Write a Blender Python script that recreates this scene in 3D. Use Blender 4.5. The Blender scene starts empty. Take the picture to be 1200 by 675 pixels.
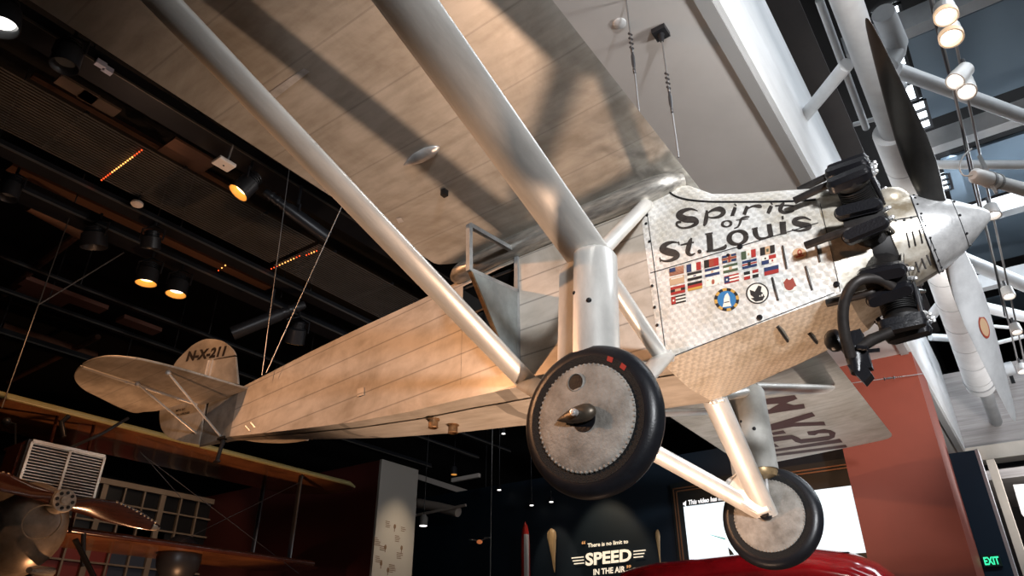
import bpy, bmesh, math, random
import numpy as np
from mathutils import Vector, Matrix
random.seed(7)
PI = math.pi
scene = bpy.context.scene
COL = scene.collection

# ------------------------------------------------------------------ camera frame (from the perspective of the photograph)
FPX = 823.55                                            # focal length in pixels of a 1200 px wide frame
CAM = np.array([-0.286, -4.333, 1.5])
RC = np.array([[0.813, 0.583, 0.001], [-0.278, 0.389, -0.878], [-0.512, 0.713, 0.478]])
u_, s_, v_ = np.linalg.svd(RC); RC = u_ @ v_            # right, down, forward
QP = np.array([[1, 0.001, -0.031], [0, 1, 0.019], [0.031, -0.019, 0.999]])
u_, s_, v_ = np.linalg.svd(QP); QP = u_ @ v_            # the hanging aeroplane's axes in the hall
OP = np.array([0.0, 0.0, 3.817])
def at(px, py, ax, val):
    """the point of the plane (axis = value) seen along one line of sight, hall coordinates"""
    d = RC.T @ np.array([(px - 600) / FPX, (py - 337.5) / FPX, 1.0])
    t = (val - CAM[ax]) / d[ax]
    return Vector(CAM + d * t)
CAMP = QP.T @ (CAM - OP)
def pray(px, py):
    return QP.T @ (RC.T @ np.array([(px - 600) / FPX, (py - 337.5) / FPX, 1.0]))
def pat(px, py, ax, val):
    """same in the aeroplane's own axes (x forward from spinner tip, y port, z up)"""
    d = pray(px, py); t = (val - CAMP[ax]) / d[ax]
    return Vector(CAMP + d * t)

cam_d = bpy.data.cameras.new('camera'); cam = bpy.data.objects.new('camera', cam_d); COL.objects.link(cam)
cam_d.sensor_width = 36; cam_d.sensor_fit = 'HORIZONTAL'; cam_d.lens = FPX / 1200 * 36; cam_d.clip_start = .05; cam_d.clip_end = 200
m4 = Matrix.Identity(4)
for i in range(3):
    m4[i][0] = RC[0][i]; m4[i][1] = -RC[1][i]; m4[i][2] = -RC[2][i]; m4[i][3] = CAM[i]
cam.matrix_world = m4
scene.camera = cam

# ------------------------------------------------------------------ materials
MATS = {}
def nodes(name):
    m = bpy.data.materials.new(name); m.use_nodes = True
    return m, m.node_tree.nodes, m.node_tree.links, m.node_tree.nodes['Principled BSDF']
def mat(name, col, rough=.5, metal=0., var=.0, scale=6., bump=0., bscale=60., col2=None, stretch=(1, 1, 1), emit=None, estr=0., spec=.5, coat=0.):
    """plain material with procedural mottling (var, scale) and fine relief (bump)"""
    if name in MATS: return MATS[name]
    m, N, L, P = nodes(name); MATS[name] = m
    P.inputs['Base Color'].default_value = (*col, 1); P.inputs['Roughness'].default_value = rough; P.inputs['Metallic'].default_value = metal
    P.inputs['Specular IOR Level'].default_value = spec; P.inputs['Coat Weight'].default_value = coat
    if emit: P.inputs['Emission Color'].default_value = (*emit, 1); P.inputs['Emission Strength'].default_value = estr
    if var or bump or col2:
        tc = N.new('ShaderNodeTexCoord'); mp = N.new('ShaderNodeMapping'); mp.inputs['Scale'].default_value = stretch
        L.new(tc.outputs['Object'], mp.inputs['Vector'])
    if var or col2:
        no = N.new('ShaderNodeTexNoise'); no.inputs['Scale'].default_value = scale; no.inputs['Detail'].default_value = 7; no.inputs['Roughness'].default_value = .62
        L.new(mp.outputs[0], no.inputs['Vector'])
        cr = N.new('ShaderNodeValToRGB'); c2 = col2 or tuple(c * (1 - var) for c in col)
        cr.color_ramp.elements[0].position = .33; cr.color_ramp.elements[1].position = .66
        cr.color_ramp.elements[0].color = (*c2, 1); cr.color_ramp.elements[1].color = (*[min(1, c * (1 + var * .3)) for c in col], 1)
        L.new(no.outputs['Fac'], cr.inputs['Fac']); L.new(cr.outputs['Color'], P.inputs['Base Color'])
    if bump:
        nb = N.new('ShaderNodeTexNoise'); nb.inputs['Scale'].default_value = bscale; nb.inputs['Detail'].default_value = 5
        L.new(mp.outputs[0], nb.inputs['Vector'])
        b = N.new('ShaderNodeBump'); b.inputs['Strength'].default_value = bump; b.inputs['Distance'].default_value = .01
        L.new(nb.outputs['Fac'], b.inputs['Height']); L.new(b.outputs['Normal'], P.inputs['Normal'])
    return m
def mth(N, L, op, a, b=None, c=None):
    n = N.new('ShaderNodeMath'); n.operation = op
    for i, v in enumerate((a, b, c)):
        if v is None: continue
        if isinstance(v, (int, float)): n.inputs[i].default_value = v
        else: L.new(v, n.inputs[i])
    return n.outputs[0]
def mixc(N, L, fac, a, b, mode='MIX'):
    n = N.new('ShaderNodeMix'); n.data_type = 'RGBA'; n.blend_type = mode
    for i, v in ((0, fac), (6, a), (7, b)):
        if isinstance(v, tuple): n.inputs[i].default_value = (*v, 1)
        elif isinstance(v, (int, float)): n.inputs[i].default_value = v
        else: L.new(v, n.inputs[i])
    return n.outputs[2]

def fabric(name, col, axis, pitch, line=.75, rough=.42, metal=.25, stain=.45, grime=0.):
    """doped cotton with taped ribs every `pitch` metres along `axis`, weathered"""
    m, N, L, P = nodes(name); MATS[name] = m
    tc = N.new('ShaderNodeTexCoord'); sp = N.new('ShaderNodeSeparateXYZ'); L.new(tc.outputs['Object'], sp.inputs[0])
    c = sp.outputs[axis]
    fr = mth(N, L, 'FRACT', mth(N, L, 'DIVIDE', c, pitch))
    d = mth(N, L, 'ABSOLUTE', mth(N, L, 'SUBTRACT', fr, .5))
    ln = mth(N, L, 'GREATER_THAN', d, .5 - .006 / pitch)
    tape = mth(N, L, 'GREATER_THAN', d, .5 - .03 / pitch)
    n1 = N.new('ShaderNodeTexNoise'); n1.inputs['Scale'].default_value = 1.6; n1.inputs['Detail'].default_value = 9; n1.inputs['Roughness'].default_value = .66; n1.inputs['Distortion'].default_value = .6
    L.new(tc.outputs['Object'], n1.inputs['Vector'])
    mp = N.new('ShaderNodeMapping'); mp.inputs['Scale'].default_value = (3, 14, 8); L.new(tc.outputs['Object'], mp.inputs['Vector'])
    n2 = N.new('ShaderNodeTexNoise'); n2.inputs['Scale'].default_value = 1.2; n2.inputs['Detail'].default_value = 8; L.new(mp.outputs[0], n2.inputs['Vector'])
    r1 = N.new('ShaderNodeValToRGB'); r1.color_ramp.elements[0].position = .34; r1.color_ramp.elements[1].position = .58
    r1.color_ramp.elements[0].color = (*[x * (1 - stain) for x in (col[0], col[1] * .96, col[2] * .9)], 1); r1.color_ramp.elements[1].color = (*col, 1)
    L.new(n1.outputs['Fac'], r1.inputs['Fac'])
    r2 = N.new('ShaderNodeValToRGB'); r2.color_ramp.elements[0].position = .3; r2.color_ramp.elements[1].position = .6
    r2.color_ramp.elements[0].color = (.80, .79, .77, 1); r2.color_ramp.elements[1].color = (1, 1, 1, 1); L.new(n2.outputs['Fac'], r2.inputs['Fac'])
    a = mixc(N, L, 1., r1.outputs['Color'], r2.outputs['Color'], 'MULTIPLY')
    tp = mixc(N, L, mth(N, L, 'MULTIPLY', tape, .07), a, (.62, .61, .58))
    fin = mixc(N, L, mth(N, L, 'MULTIPLY', ln, line * .5), tp, (.09, .08, .07))
    if grime:                                            # oily soot blown back over the leading edge beside the engine
        my = mth(N, L, 'SUBTRACT', 1.15, mth(N, L, 'MULTIPLY', mth(N, L, 'ABSOLUTE', sp.outputs[1]), .50))
        mx = mth(N, L, 'MULTIPLY', mth(N, L, 'ADD', sp.outputs[0], 2.55), 1.5)
        msk = N.new('ShaderNodeMath'); msk.operation = 'MULTIPLY'; msk.use_clamp = True
        cl = [N.new('ShaderNodeClamp') for _ in range(2)]; L.new(my, cl[0].inputs[0]); L.new(mx, cl[1].inputs[0]); L.new(cl[0].outputs[0], msk.inputs[0]); L.new(cl[1].outputs[0], msk.inputs[1])
        n3 = N.new('ShaderNodeTexNoise'); n3.inputs['Scale'].default_value = 3.4; n3.inputs['Detail'].default_value = 9; n3.inputs['Distortion'].default_value = 1.2; L.new(tc.outputs['Object'], n3.inputs['Vector'])
        r3 = N.new('ShaderNodeValToRGB'); r3.color_ramp.elements[0].position = .36; r3.color_ramp.elements[1].position = .62; L.new(n3.outputs['Fac'], r3.inputs['Fac'])
        fin = mixc(N, L, mth(N, L, 'MULTIPLY', mth(N, L, 'MULTIPLY', msk.outputs[0], r3.outputs['Color']), grime), fin, (.085, .08, .072))
    L.new(fin, P.inputs['Base Color']); P.inputs['Roughness'].default_value = rough; P.inputs['Metallic'].default_value = metal
    b = N.new('ShaderNodeBump'); b.inputs['Strength'].default_value = .16; b.inputs['Distance'].default_value = .006
    L.new(mth(N, L, 'ADD', tape, mth(N, L, 'MULTIPLY', n2.outputs['Fac'], .35)), b.inputs['Height']); L.new(b.outputs['Normal'], P.inputs['Normal'])
    return m
def jewelled(name, col, ax, pitch=.042, warm=0.):
    """engine-turned aluminium: overlapping brushed discs"""
    m, N, L, P = nodes(name); MATS[name] = m
    tc = N.new('ShaderNodeTexCoord'); sp = N.new('ShaderNodeSeparateXYZ'); L.new(tc.outputs['Object'], sp.inputs[0])
    u = mth(N, L, 'DIVIDE', sp.outputs[ax[0]], pitch * 1.15); v = mth(N, L, 'DIVIDE', sp.outputs[ax[1]], pitch)
    row = mth(N, L, 'FLOOR', v)
    u = mth(N, L, 'ADD', u, mth(N, L, 'MULTIPLY', row, .5))
    fu = mth(N, L, 'SUBTRACT', mth(N, L, 'FRACT', u), .5); fv = mth(N, L, 'SUBTRACT', mth(N, L, 'FRACT', v), .25)
    ang = mth(N, L, 'ARCTAN2', fv, fu)
    sw = mth(N, L, 'MULTIPLY_ADD', mth(N, L, 'SINE', mth(N, L, 'MULTIPLY_ADD', ang, 2., .7)), .5, .5)
    rad = mth(N, L, 'SQRT', mth(N, L, 'ADD', mth(N, L, 'MULTIPLY', fu, fu), mth(N, L, 'MULTIPLY', fv, fv)))
    no = N.new('ShaderNodeTexNoise'); no.inputs['Scale'].default_value = 3.2; no.inputs['Detail'].default_value = 9; no.inputs['Roughness'].default_value = .7
    L.new(tc.outputs['Object'], no.inputs['Vector'])
    n2 = N.new('ShaderNodeTexNoise'); n2.inputs['Scale'].default_value = 55; n2.inputs['Detail'].default_value = 4; L.new(tc.outputs['Object'], n2.inputs['Vector'])
    dk = tuple(c * .80 for c in col)
    a = mixc(N, L, sw, dk, col)
    cr = N.new('ShaderNodeValToRGB'); cr.color_ramp.elements[0].position = .36; cr.color_ramp.elements[1].position = .56
    cr.color_ramp.elements[0].color = (.66, .60, .50, 1); cr.color_ramp.elements[1].color = (1, 1, 1, 1); L.new(no.outputs['Fac'], cr.inputs['Fac'])
    a = mixc(N, L, .8, a, cr.outputs['Color'], 'MULTIPLY')
    c3 = N.new('ShaderNodeValToRGB'); c3.color_ramp.elements[0].position = .30; c3.color_ramp.elements[1].position = .5
    c3.color_ramp.elements[0].color = (.72, .68, .62, 1); c3.color_ramp.elements[1].color = (1, 1, 1, 1); L.new(n2.outputs['Fac'], c3.inputs['Fac'])
    a = mixc(N, L, .6, a, c3.outputs['Color'], 'MULTIPLY')
    L.new(a, P.inputs['Base Color']); P.inputs['Metallic'].default_value = .30
    L.new(mth(N, L, 'MULTIPLY_ADD', sw, .16, .30), P.inputs['Roughness'])
    b = N.new('ShaderNodeBump'); b.inputs['Strength'].default_value = .22; b.inputs['Distance'].default_value = .003
    L.new(mth(N, L, 'ADD', sw, rad), b.inputs['Height']); L.new(b.outputs['Normal'], P.inputs['Normal'])
    return m

# ------------------------------------------------------------------ mesh collection helper
class MB:
    def __init__(s): s.v = []; s.f = []; s.mi = []; s.cur = 0
    def add(s, vs, fs):
        o = len(s.v); s.v += [tuple(v) for v in vs]; s.f += [tuple(i + o for i in f) for f in fs]; s.mi += [s.cur] * len(fs)
        return s
    def box(s, a, b, bev=0.):
        (x0, y0, z0), (x1, y1, z1) = a, b
        x0, x1 = sorted((x0, x1)); y0, y1 = sorted((y0, y1)); z0, z1 = sorted((z0, z1))
        v = [(x, y, z) for x in (x0, x1) for y in (y0, y1) for z in (z0, z1)]
        return s.add(v, [(0, 1, 3, 2), (4, 6, 7, 5), (0, 4, 5, 1), (2, 3, 7, 6), (0, 2, 6, 4), (1, 5, 7, 3)])
    def bar(s, p, q, w, h, up=(0, 0, 1)):
        p, q = Vector(p), Vector(q); d = (q - p).normalized(); a = d.cross(Vector(up))
        if a.length < 1e-4: a = d.cross(Vector((1, 0, 0)))
        a.normalize(); b = a.cross(d)
        v = [e + a * (i * w / 2) + b * (j * h / 2) for e in (p, q) for i, j in ((-1, -1), (1, -1), (1, 1), (-1, 1))]
        return s.add(v, [(3, 2, 1, 0), (4, 5, 6, 7), (0, 1, 5, 4), (1, 2, 6, 5), (2, 3, 7, 6), (3, 0, 4, 7)])
    def loft(s, rings, caps=True, closed=True):
        n = len(rings[0]); v = [p for r in rings for p in r]; f = []
        for i in range(len(rings) - 1):
            for j in range(n if closed else n - 1):
                k = (j + 1) % n
                f.append((i * n + j, i * n + k, (i + 1) * n + k, (i + 1) * n + j))
        if caps and closed:
            f.append(tuple(range(n - 1, -1, -1))); f.append(tuple((len(rings) - 1) * n + j for j in range(n)))
        return s.add(v, f)
    def tube(s, pts, r, n=12, caps=True, flat=None, side=None):
        """pipe along a polyline; r one radius or one per point; flat=(a,b) squashes the section along `side`"""
        pts = [Vector(p) for p in pts]; m = len(pts)
        rs = r if isinstance(r, (list, tuple)) else [r] * m
        rings = []; ref = None
        for i, p in enumerate(pts):
            d = (pts[min(i + 1, m - 1)] - pts[max(i - 1, 0)]).normalized()
            if side is not None:
                a = Vector(side); a = (a - d * a.dot(d)).normalized()
            else:
                if ref is None: ref = Vector((0, 0, 1)) if abs(d.z) < .9 else Vector((1, 0, 0))
                a = (ref - d * ref.dot(d)).normalized(); ref = a
            b = d.cross(a); fa, fb = flat if flat else (1, 1)
            rings.append([p + a * (math.cos(2 * PI * k / n) * rs[i] * fa) + b * (math.sin(2 * PI * k / n) * rs[i] * fb) for k in range(n)])
        return s.loft(rings, caps)
    def lathe(s, prof, o, axis, n=32, caps=True):
        """prof: (distance along axis, radius)"""
        o = Vector(o); ax = Vector(axis).normalized(); a = ax.orthogonal().normalized(); b = ax.cross(a)
        return s.loft([[o + ax * t + a * (math.cos(2 * PI * k / n) * max(r, 1e-4)) + b * (math.sin(2 * PI * k / n) * max(r, 1e-4)) for k in range(n)] for t, r in prof], caps)
    def ball(s, c, r, n=12):
        rr = r if isinstance(r, (tuple, list)) else (r, r, r); c = Vector(c)
        rings = []
        for i in range(n // 2 + 1):
            t = PI * i / (n // 2); q = max(math.sin(t), .001)
            rings.append([c + Vector((rr[0] * q * math.cos(2 * PI * k / n), rr[1] * q * math.sin(2 * PI * k / n), rr[2] * math.cos(t))) for k in range(n)])
        return s.loft(rings, True)
    def prism(s, poly, off):
        """polygon extruded by the vector off"""
        n = len(poly); off = Vector(off); v = [Vector(p) for p in poly] + [Vector(p) + off for p in poly]
        return s.add(v, [tuple(range(n - 1, -1, -1)), tuple(range(n, 2 * n))] + [(i, (i + 1) % n, n + (i + 1) % n, n + i) for i in range(n)])
    def build(s, name, m, parent=None, smooth=None, base=None, bevel=0.):
        me = bpy.data.meshes.new(name); 
        off = Vector((0, 0, 0))
        if base is not None: off = Vector(base)
        me.from_pydata([tuple(Vector(v) - off) for v in s.v], [], s.f); me.validate()
        for mm in (m if isinstance(m, (list, tuple)) else [m]): me.materials.append(mm)
        if len(s.mi) == len(me.polygons):
            for p, i in zip(me.polygons, s.mi): p.material_index = i
        bm = bmesh.new(); bm.from_mesh(me); bmesh.ops.remove_doubles(bm, verts=bm.verts, dist=1e-5); bmesh.ops.recalc_face_normals(bm, faces=bm.faces); bm.to_mesh(me); bm.free()
        if smooth:
            for p in me.polygons: p.use_smooth = True
            try: me.set_sharp_from_angle(angle=math.radians(smooth))
            except Exception: pass
        o = bpy.data.objects.new(name, me); COL.objects.link(o)
        if parent is not None:
            o.parent = parent
        if base is not None: o.location = off
        if bevel:
            md = o.modifiers.new('bevel', 'BEVEL'); md.width = bevel; md.segments = 2; md.limit_method = 'ANGLE'
        return o
def tag(o, label, cat, group=None, kind=None):
    if label: o['label'] = label
    if cat: o['category'] = cat
    if group: o['group'] = group
    if kind: o['kind'] = kind
    return o
def empty(name, loc, label=None, cat=None, group=None):
    o = bpy.data.objects.new(name, None); COL.objects.link(o); o.location = loc; o.empty_display_size = .2
    return tag(o, label, cat, group)
def struct(o):
    o['kind'] = 'structure'; return o
def copy_tree(o, parent=None):
    c = o.copy(); COL.objects.link(c)
    if parent is not None: c.parent = parent
    for ch in list(o.children): copy_tree(ch, c)
    return c
def crom(pts, k=6, closed=False):
    """Catmull-Rom through points of any dimension"""
    P = [np.array(p, float) for p in pts]; n = len(P); out = []
    rng = n if closed else n - 1
    for i in range(rng):
        p0 = P[(i - 1) % n] if closed else P[max(i - 1, 0)]; p1 = P[i]; p2 = P[(i + 1) % n]; p3 = P[(i + 2) % n] if closed else P[min(i + 2, n - 1)]
        for j in range(k):
            t = j / k
            out.append(.5 * (2 * p1 + (p2 - p0) * t + (2 * p0 - 5 * p1 + 4 * p2 - p3) * t * t + (3 * p1 - p0 - 3 * p2 + p3) * t ** 3))
    if not closed: out.append(P[-1])
    return out

# ================================================================== the silver monoplane
M_WING = fabric('wing_fabric', (.47, .445, .405), 1, .45, stain=.30, line=.5, grime=.75)
M_FUS = fabric('fuselage_fabric', (.60, .54, .47), 2, .215, line=1., rough=.38, metal=.2, stain=.3)
M_TAIL = fabric('tail_fabric', (.62, .575, .51), 1, .31, line=.6)
M_COWL = jewelled('engine_turned_aluminium', (.93, .91, .87), (0, 2))
M_BELLY = jewelled('engine_turned_peach_lit', (.88, .80, .68), (0, 1))  # warm copy of the cowling metal, the floor light's peach put into it
M_NOSE = mat('oil_stained_aluminium', (.74, .70, .62), .36, .5, .6, 7, .15, 40, col2=(.34, .27, .18))
M_ALU = mat('worn_aluminium', (.80, .80, .80), .34, .6, .35, 9, .1, 70)
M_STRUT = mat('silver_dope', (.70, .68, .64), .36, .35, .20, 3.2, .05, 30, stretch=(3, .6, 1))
M_BAYSHADE = mat('shaded_bay_grey', (.36, .36, .35), .4, .5, .4, 5)  # darker grey for the end bay, shade put into the colour
M_SHINY = mat('burnished_fillet', (.55, .52, .47), .38, .7, .55, 5, .2, 14, stretch=(1, 6, 6))
M_BLACK = mat('black_enamel', (.007, .007, .009), .33, .0, .0, bump=.2, bscale=90)
M_FIN = mat('sooty_iron', (.012, .011, .011), .55, .3, .3, 30)
M_PIPE = mat('burnt_steel', (.035, .030, .028), .5, .5, .5, 14)
M_RUBBER = mat('tyre_rubber', (.010, .011, .015), .36, 0, .3, 22, .1, 120)
M_LACE = mat('tyre_inner_wall', (.004, .004, .0045), .75, 0, .5, 60, .6, 160)
M_COVER = mat('dirty_wheel_cloth', (.36, .34, .31), .62, .15, .55, 6, .4, 70, col2=(.17, .155, .135))
M_INK = mat('dark_brown_lettering', (.055, .045, .04), .45, .2, .5, 30)
M_MAROON = mat('maroon_lettering', (.045, .018, .016), .5)
M_DARK = mat('cockpit_dark', (.012, .010, .009), .7)
M_DOOR = mat('shaded_door_skin', (.27, .30, .30), .42, .25, .35, 5)  # shade of the door's unlit face put into its grey
M_DOORF = mat('door_frame_metal', (.36, .38, .39), .4, .5, .3, 8)
M_BLADE = mat('forged_blade', (.74, .75, .76), .36, .35, .2, 6, .05, 40)
M_BLADEB = mat('blackened_blade_back', (.035, .034, .033), .35, .3, .4, 6)
M_RUST = mat('rusty_outlet', (.30, .17, .08), .5, .6, .6, 18)
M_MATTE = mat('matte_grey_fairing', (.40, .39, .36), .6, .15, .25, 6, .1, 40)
M_BRONZE = mat('dark_bronze', (.13, .105, .08), .4, .6, .4, 20)
M_BOOT = mat('tan_brass_cap', (.55, .38, .2), .4, .6, .4, 12)
RED = mat('flag_red', (.33, .025, .02), .55); NAVY = mat('flag_blue', (.02, .035, .10), .55); WHT = mat('flag_white', (.72, .68, .6), .55)
GRN = mat('flag_green', (.07, .09, .05), .55); BLK = mat('flag_black', (.015, .013, .012), .55); GLD = mat('flag_gold', (.50, .28, .06), .5)
TAN = mat('flag_faded', (.50, .33, .2), .55); SKY = mat('emblem_blue', (.03, .16, .36), .5); RUS = mat('emblem_rust', (.30, .05, .03), .55)

BASE = Vector((-1.95, 0, -1.585))
plane = empty('monoplane', Vector(OP + QP @ np.array(BASE)), 'silver high-wing monoplane hung nose to the right, with lettering and flags on its cowling', 'airplane')
pm = Matrix.Identity(4)
for i in range(3):
    for j in range(3): pm[i][j] = QP[i][j]
    pm[i][3] = plane.location[i]
plane.matrix_world = pm
def part(name, mb, m, parent=None, smooth=35, label=None, **k):
    o = mb.build(name, m, parent or plane, smooth, **k)
    if parent is None: o.location = -BASE
    if label: o['label'] = label
    return o

# ---- wing
def wing_te(y):
    a = abs(y)
    t = min(max((a - .44) / .16, 0), 1)
    return 3.50 + .262 * math.sin(t * PI / 2)
def wing_ring(y):
    a = abs(y); q = max(a - 6.80, 0) / .22; q = min(q, 1)
    le = 1.581 + .16 * (1 - math.sqrt(max(1 - q * q, 0))); te = wing_te(y) - .22 * (1 - math.sqrt(max(1 - q * q, 0)))
    th = 1 - .75 * q * q; c = te - le; up = []; lo = []
    for i in range(17):
        t = i / 16; t = t * t * (3 - 2 * t) * .6 + t * t * .4
        zt = .30 * c / 2.15 * th * (1.55 * math.sqrt(t) * (1 - t) + .35 * t * (1 - t)) * .82
        zb = -.045 * math.sqrt(t) * (1 - t) * 1.2 * th
        zc = .842 - .047 * (t * c / 2.17)
        up.append((-(le + t * c), y, zc + zt)); lo.append((-(le + t * c), y, zc + zb))
    return up + lo[-2:0:-1]
ys = [-7.02, -7.0, -6.96, -6.9, -6.8, -5, -3.5, -2, -1, -.7, -.6, -.56, -.52, -.48, -.44, -.2]
ys = ys + [-y for y in reversed(ys)]
wing = part('wing', MB().loft([wing_ring(y) for y in ys]), M_WING, smooth=40)
def wing_z(x): return .842 - .047 * ((-x - 1.581) / 2.17) - .02
def under(px, py, off=.004):
    z = .80
    for _ in range(6):
        p = pat(px, py, 2, z); z = wing_z(p.x) - off
        t = (-p.x - 1.581) / 2.17; z -= .054 * math.sqrt(max(t, 0)) * (1 - t) - .02
    return Vector((p.x, p.y, z))
mb = MB()                                                # registration under the far wing: strokes traced on the lower skin
def quad(mb, pts, f): mb.add([f(*p) for p in pts], [tuple(range(len(pts)))])
C2 = lambda x, y: (800 + x / 4.615, 440 + y / 4.615)
for poly in ([(440, 128), (605, 106), (622, 126), (470, 183), (655, 153), (663, 178), (452, 210), (438, 196), (560, 150), (440, 158)],
             [(462, 268), (700, 198), (718, 220), (604, 256), (765, 250), (774, 270), (600, 277), (470, 300)],
             [(480, 310), (545, 296), (560, 313), (490, 324)],
             [(470, 335), (590, 322), (625, 335), (640, 345), (720, 338), (795, 326), (790, 312), (735, 313), (715, 324), (680, 322), (672, 305), (765, 291), (800, 296), (828, 310), (822, 335), (790, 350), (640, 368), (610, 360), (590, 345), (490, 360)],
             [(485, 402), (850, 343), (866, 362), (490, 414)], [(500, 425), (882, 374), (890, 389), (505, 438)],
             [(480, 362), (505, 372), (522, 386), (496, 388)]):
    quad(mb, [C2(*p) for p in poly], under)
part('registration_lettering', mb, M_MAROON, wing, None, 'maroon NX-211 registration under the far wing')
p = under(495, 182, 0); mb = MB()
mb.tube([p + Vector((t, 0, -.004)) for t in (-.17, -.12, -.04, .06, .12, .15)], [.004, .026, .05, .05, .03, .004], 14, True, (.5, 1), (0, 0, 1))
part('pulley_fairing', mb, M_ALU, wing, 60)
mb = MB(); quad(mb, [(316, 108), (356, 80), (363, 84), (323, 115)], under); part('bare_metal_patch', mb, M_ALU, wing, None)
for q in ([(656, 93), (642, 158), (688, 139)],): pass
mb = MB(); q = under(521, 223, 0); mb.box(q + Vector((-.02, -.02, -.05)), q + Vector((.02, .02, .01))); part('bracket', mb, M_BLACK, wing, None)
mb = MB(); mb.prism([under(464, 256), under(470, 255), under(473, 260), under(467, 262)], (0, 0, .001)); part('inspection_patch', mb, M_ALU, wing, None)

# ---- fuselage
FS = [(1.93, .430, -.555, .70), (2.45, .430, -.505, .715), (3.02, .430, -.445, .72), (3.20, .425, -.43, .725), (3.40, .405, -.41, .73), (3.62, .382, -.385, .73), (4.2, .326, -.335, .735),
      (5.0, .257, -.235, .745), (5.8, .188, -.105, .74), (6.5, .125, .015, .715), (7.10, .074, .122, .69)]
def fus_ring(f):
    s, w, zl, zu = f
    zA, zB = max(-.30, zl + .12), .62
    near = [(-w, zl), (-w, zA), (-w, (zA + zB) / 2), (-w, zB), (-w * .97, zu - .03), (-w * .8, zu)]
    bot = [(-w * .5, zl - .016), (0, zl - .02), (w * .5, zl - .016)]
    top = [(-w * .4, zu + .025), (0, zu + .035), (w * .4, zu + .025)]
    far = [(-a, b) for a, b in reversed(near)]
    return [(-s, y, z) for y, z in near + top + far + bot]
rings = [fus_ring(f) for f in FS]; n = len(rings[0]); mb = MB()
v = [p for r in rings for p in r]; fc = []
for i in range(len(rings) - 1):
    for j in range(n):
        if j in (1, 2) and 2 <= i <= 4: continue           # doorway in the starboard side
        k = (j + 1) % n; fc.append((i * n + j, i * n + k, (i + 1) * n + k, (i + 1) * n + j))
fc.append(tuple(range(n)))
mb.add(v, fc)
mb.prism([(-3.62, -.380, -.31), (-3.62, -.380, .33), (-3.14, -.427, -.31)], (0, .012, 0))
fus = part('fuselage', mb, M_FUS, smooth=30)
# last bay narrows to the sternpost; its grey carries the shade of turned sides
a, b = fus_ring(FS[-1]), []
b = [(-7.77, y * .12, .17 + (z - .122) / (.69 - .122) * .50) for _, y, z in a]
part('tail_cone', MB().loft([a, b]), M_BAYSHADE, smooth=30, label='end bay narrowing to the sternpost, shade painted into its grey')
mb = MB()
mb.box((-3.60, -.36, -.34), (-3.03, .36, -.31)); mb.box((-3.03, -.42, -.34), (-3.00, .40, .6)); mb.box((-3.66, -.36, -.34), (-3.63, .36, .6)); mb.box((-3.63, .30, -.34), (-3.03, .34, .6)); mb.box((-3.63, -.36, .60), (-3.03, .34, .63))
ci = part('cockpit_dark_liner', mb, M_DARK, smooth=None)  # black liner box, the cabin's shade put into its colour
mb = MB(); mb.bar((-3.58, -.34, .05), (-3.05, -.40, -.1), .03, .03); mb.bar((-3.3, -.38, -.33), (-3.3, -.38, .6), .022, .022); mb.box((-3.5, -.25, -.32), (-3.2, .2, -.08)); mb.bar((-3.58, -.36, .33), (-3.1, -.41, .33), .02, .02)
part('cockpit_frame', mb, M_PIPE, ci, None)
for q in ((508, 491), (531, 497)):
    mb = MB()
    p = pat(*q, 2, -.36); z0 = -.36 + .0
    mb.lathe([(0, .052), (.012, .052), (.014, .040), (.07, .040), (.075, .043), (.08, .034), (.05, .030)], (p.x, p.y, z0), (0, 0, -1), 20)
    part('belly_outlet', mb, M_RUST); mb = MB()
mb = MB()
for q in ((421, 459), (427, 455)): pass
p0 = [pat(x, y, 1, -.275) for x, y in ((419, 456), (427, 454), (427, 463), (419, 465))]
mb.prism(p0, (0, -.006, 0)); part('stitched_patch', mb, M_FUS, fus, None)

# ---- door, swung open about its front edge
D = lambda px, py: pat(px, py, 0, -3.03)
mb = MB()
o_ = [D(548, 261), D(608, 294), D(608, 432), D(596, 428), D(550, 318)]; i_ = [D(554, 270), D(606, 299), D(606, 341), D(554, 313)]
d_ = Vector((.022, 0, 0))
def frame_strip(mb, pts, w, off):
    for i in range(len(pts) - 1): mb.bar(pts[i], pts[i + 1], w, off, (1, 0, 0))
mb.prism([D(551, 317), D(607, 343), D(607, 431), D(596, 427)], (.016, 0, 0))
door = part('door', mb, M_DOOR, smooth=None, label='cabin door swung open, shade painted into its grey side')
mb = MB(); frame_strip(mb, [D(550, 318), D(550, 264), D(606, 296), D(606, 431)], .036, .034); frame_strip(mb, [D(551, 317), D(606, 342)], .03, .034)
part('door_frame', mb, M_DOORF, door, None)
mb = MB(); frame_strip(mb, [D(551, 318), D(597, 430)], .02, .028); part('door_edge', mb, M_RUST, door, None)
mb = MB(); a = pat(541, 318, 1, -.40); mb.ball(a, .022, 8); mb.ball(a + Vector((.03, 0, -.01)), .02, 8); mb.tube([a, a + Vector((.06, 0, -.02))], .01, 8); part('door_latch', mb, M_BLACK, door)

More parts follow.
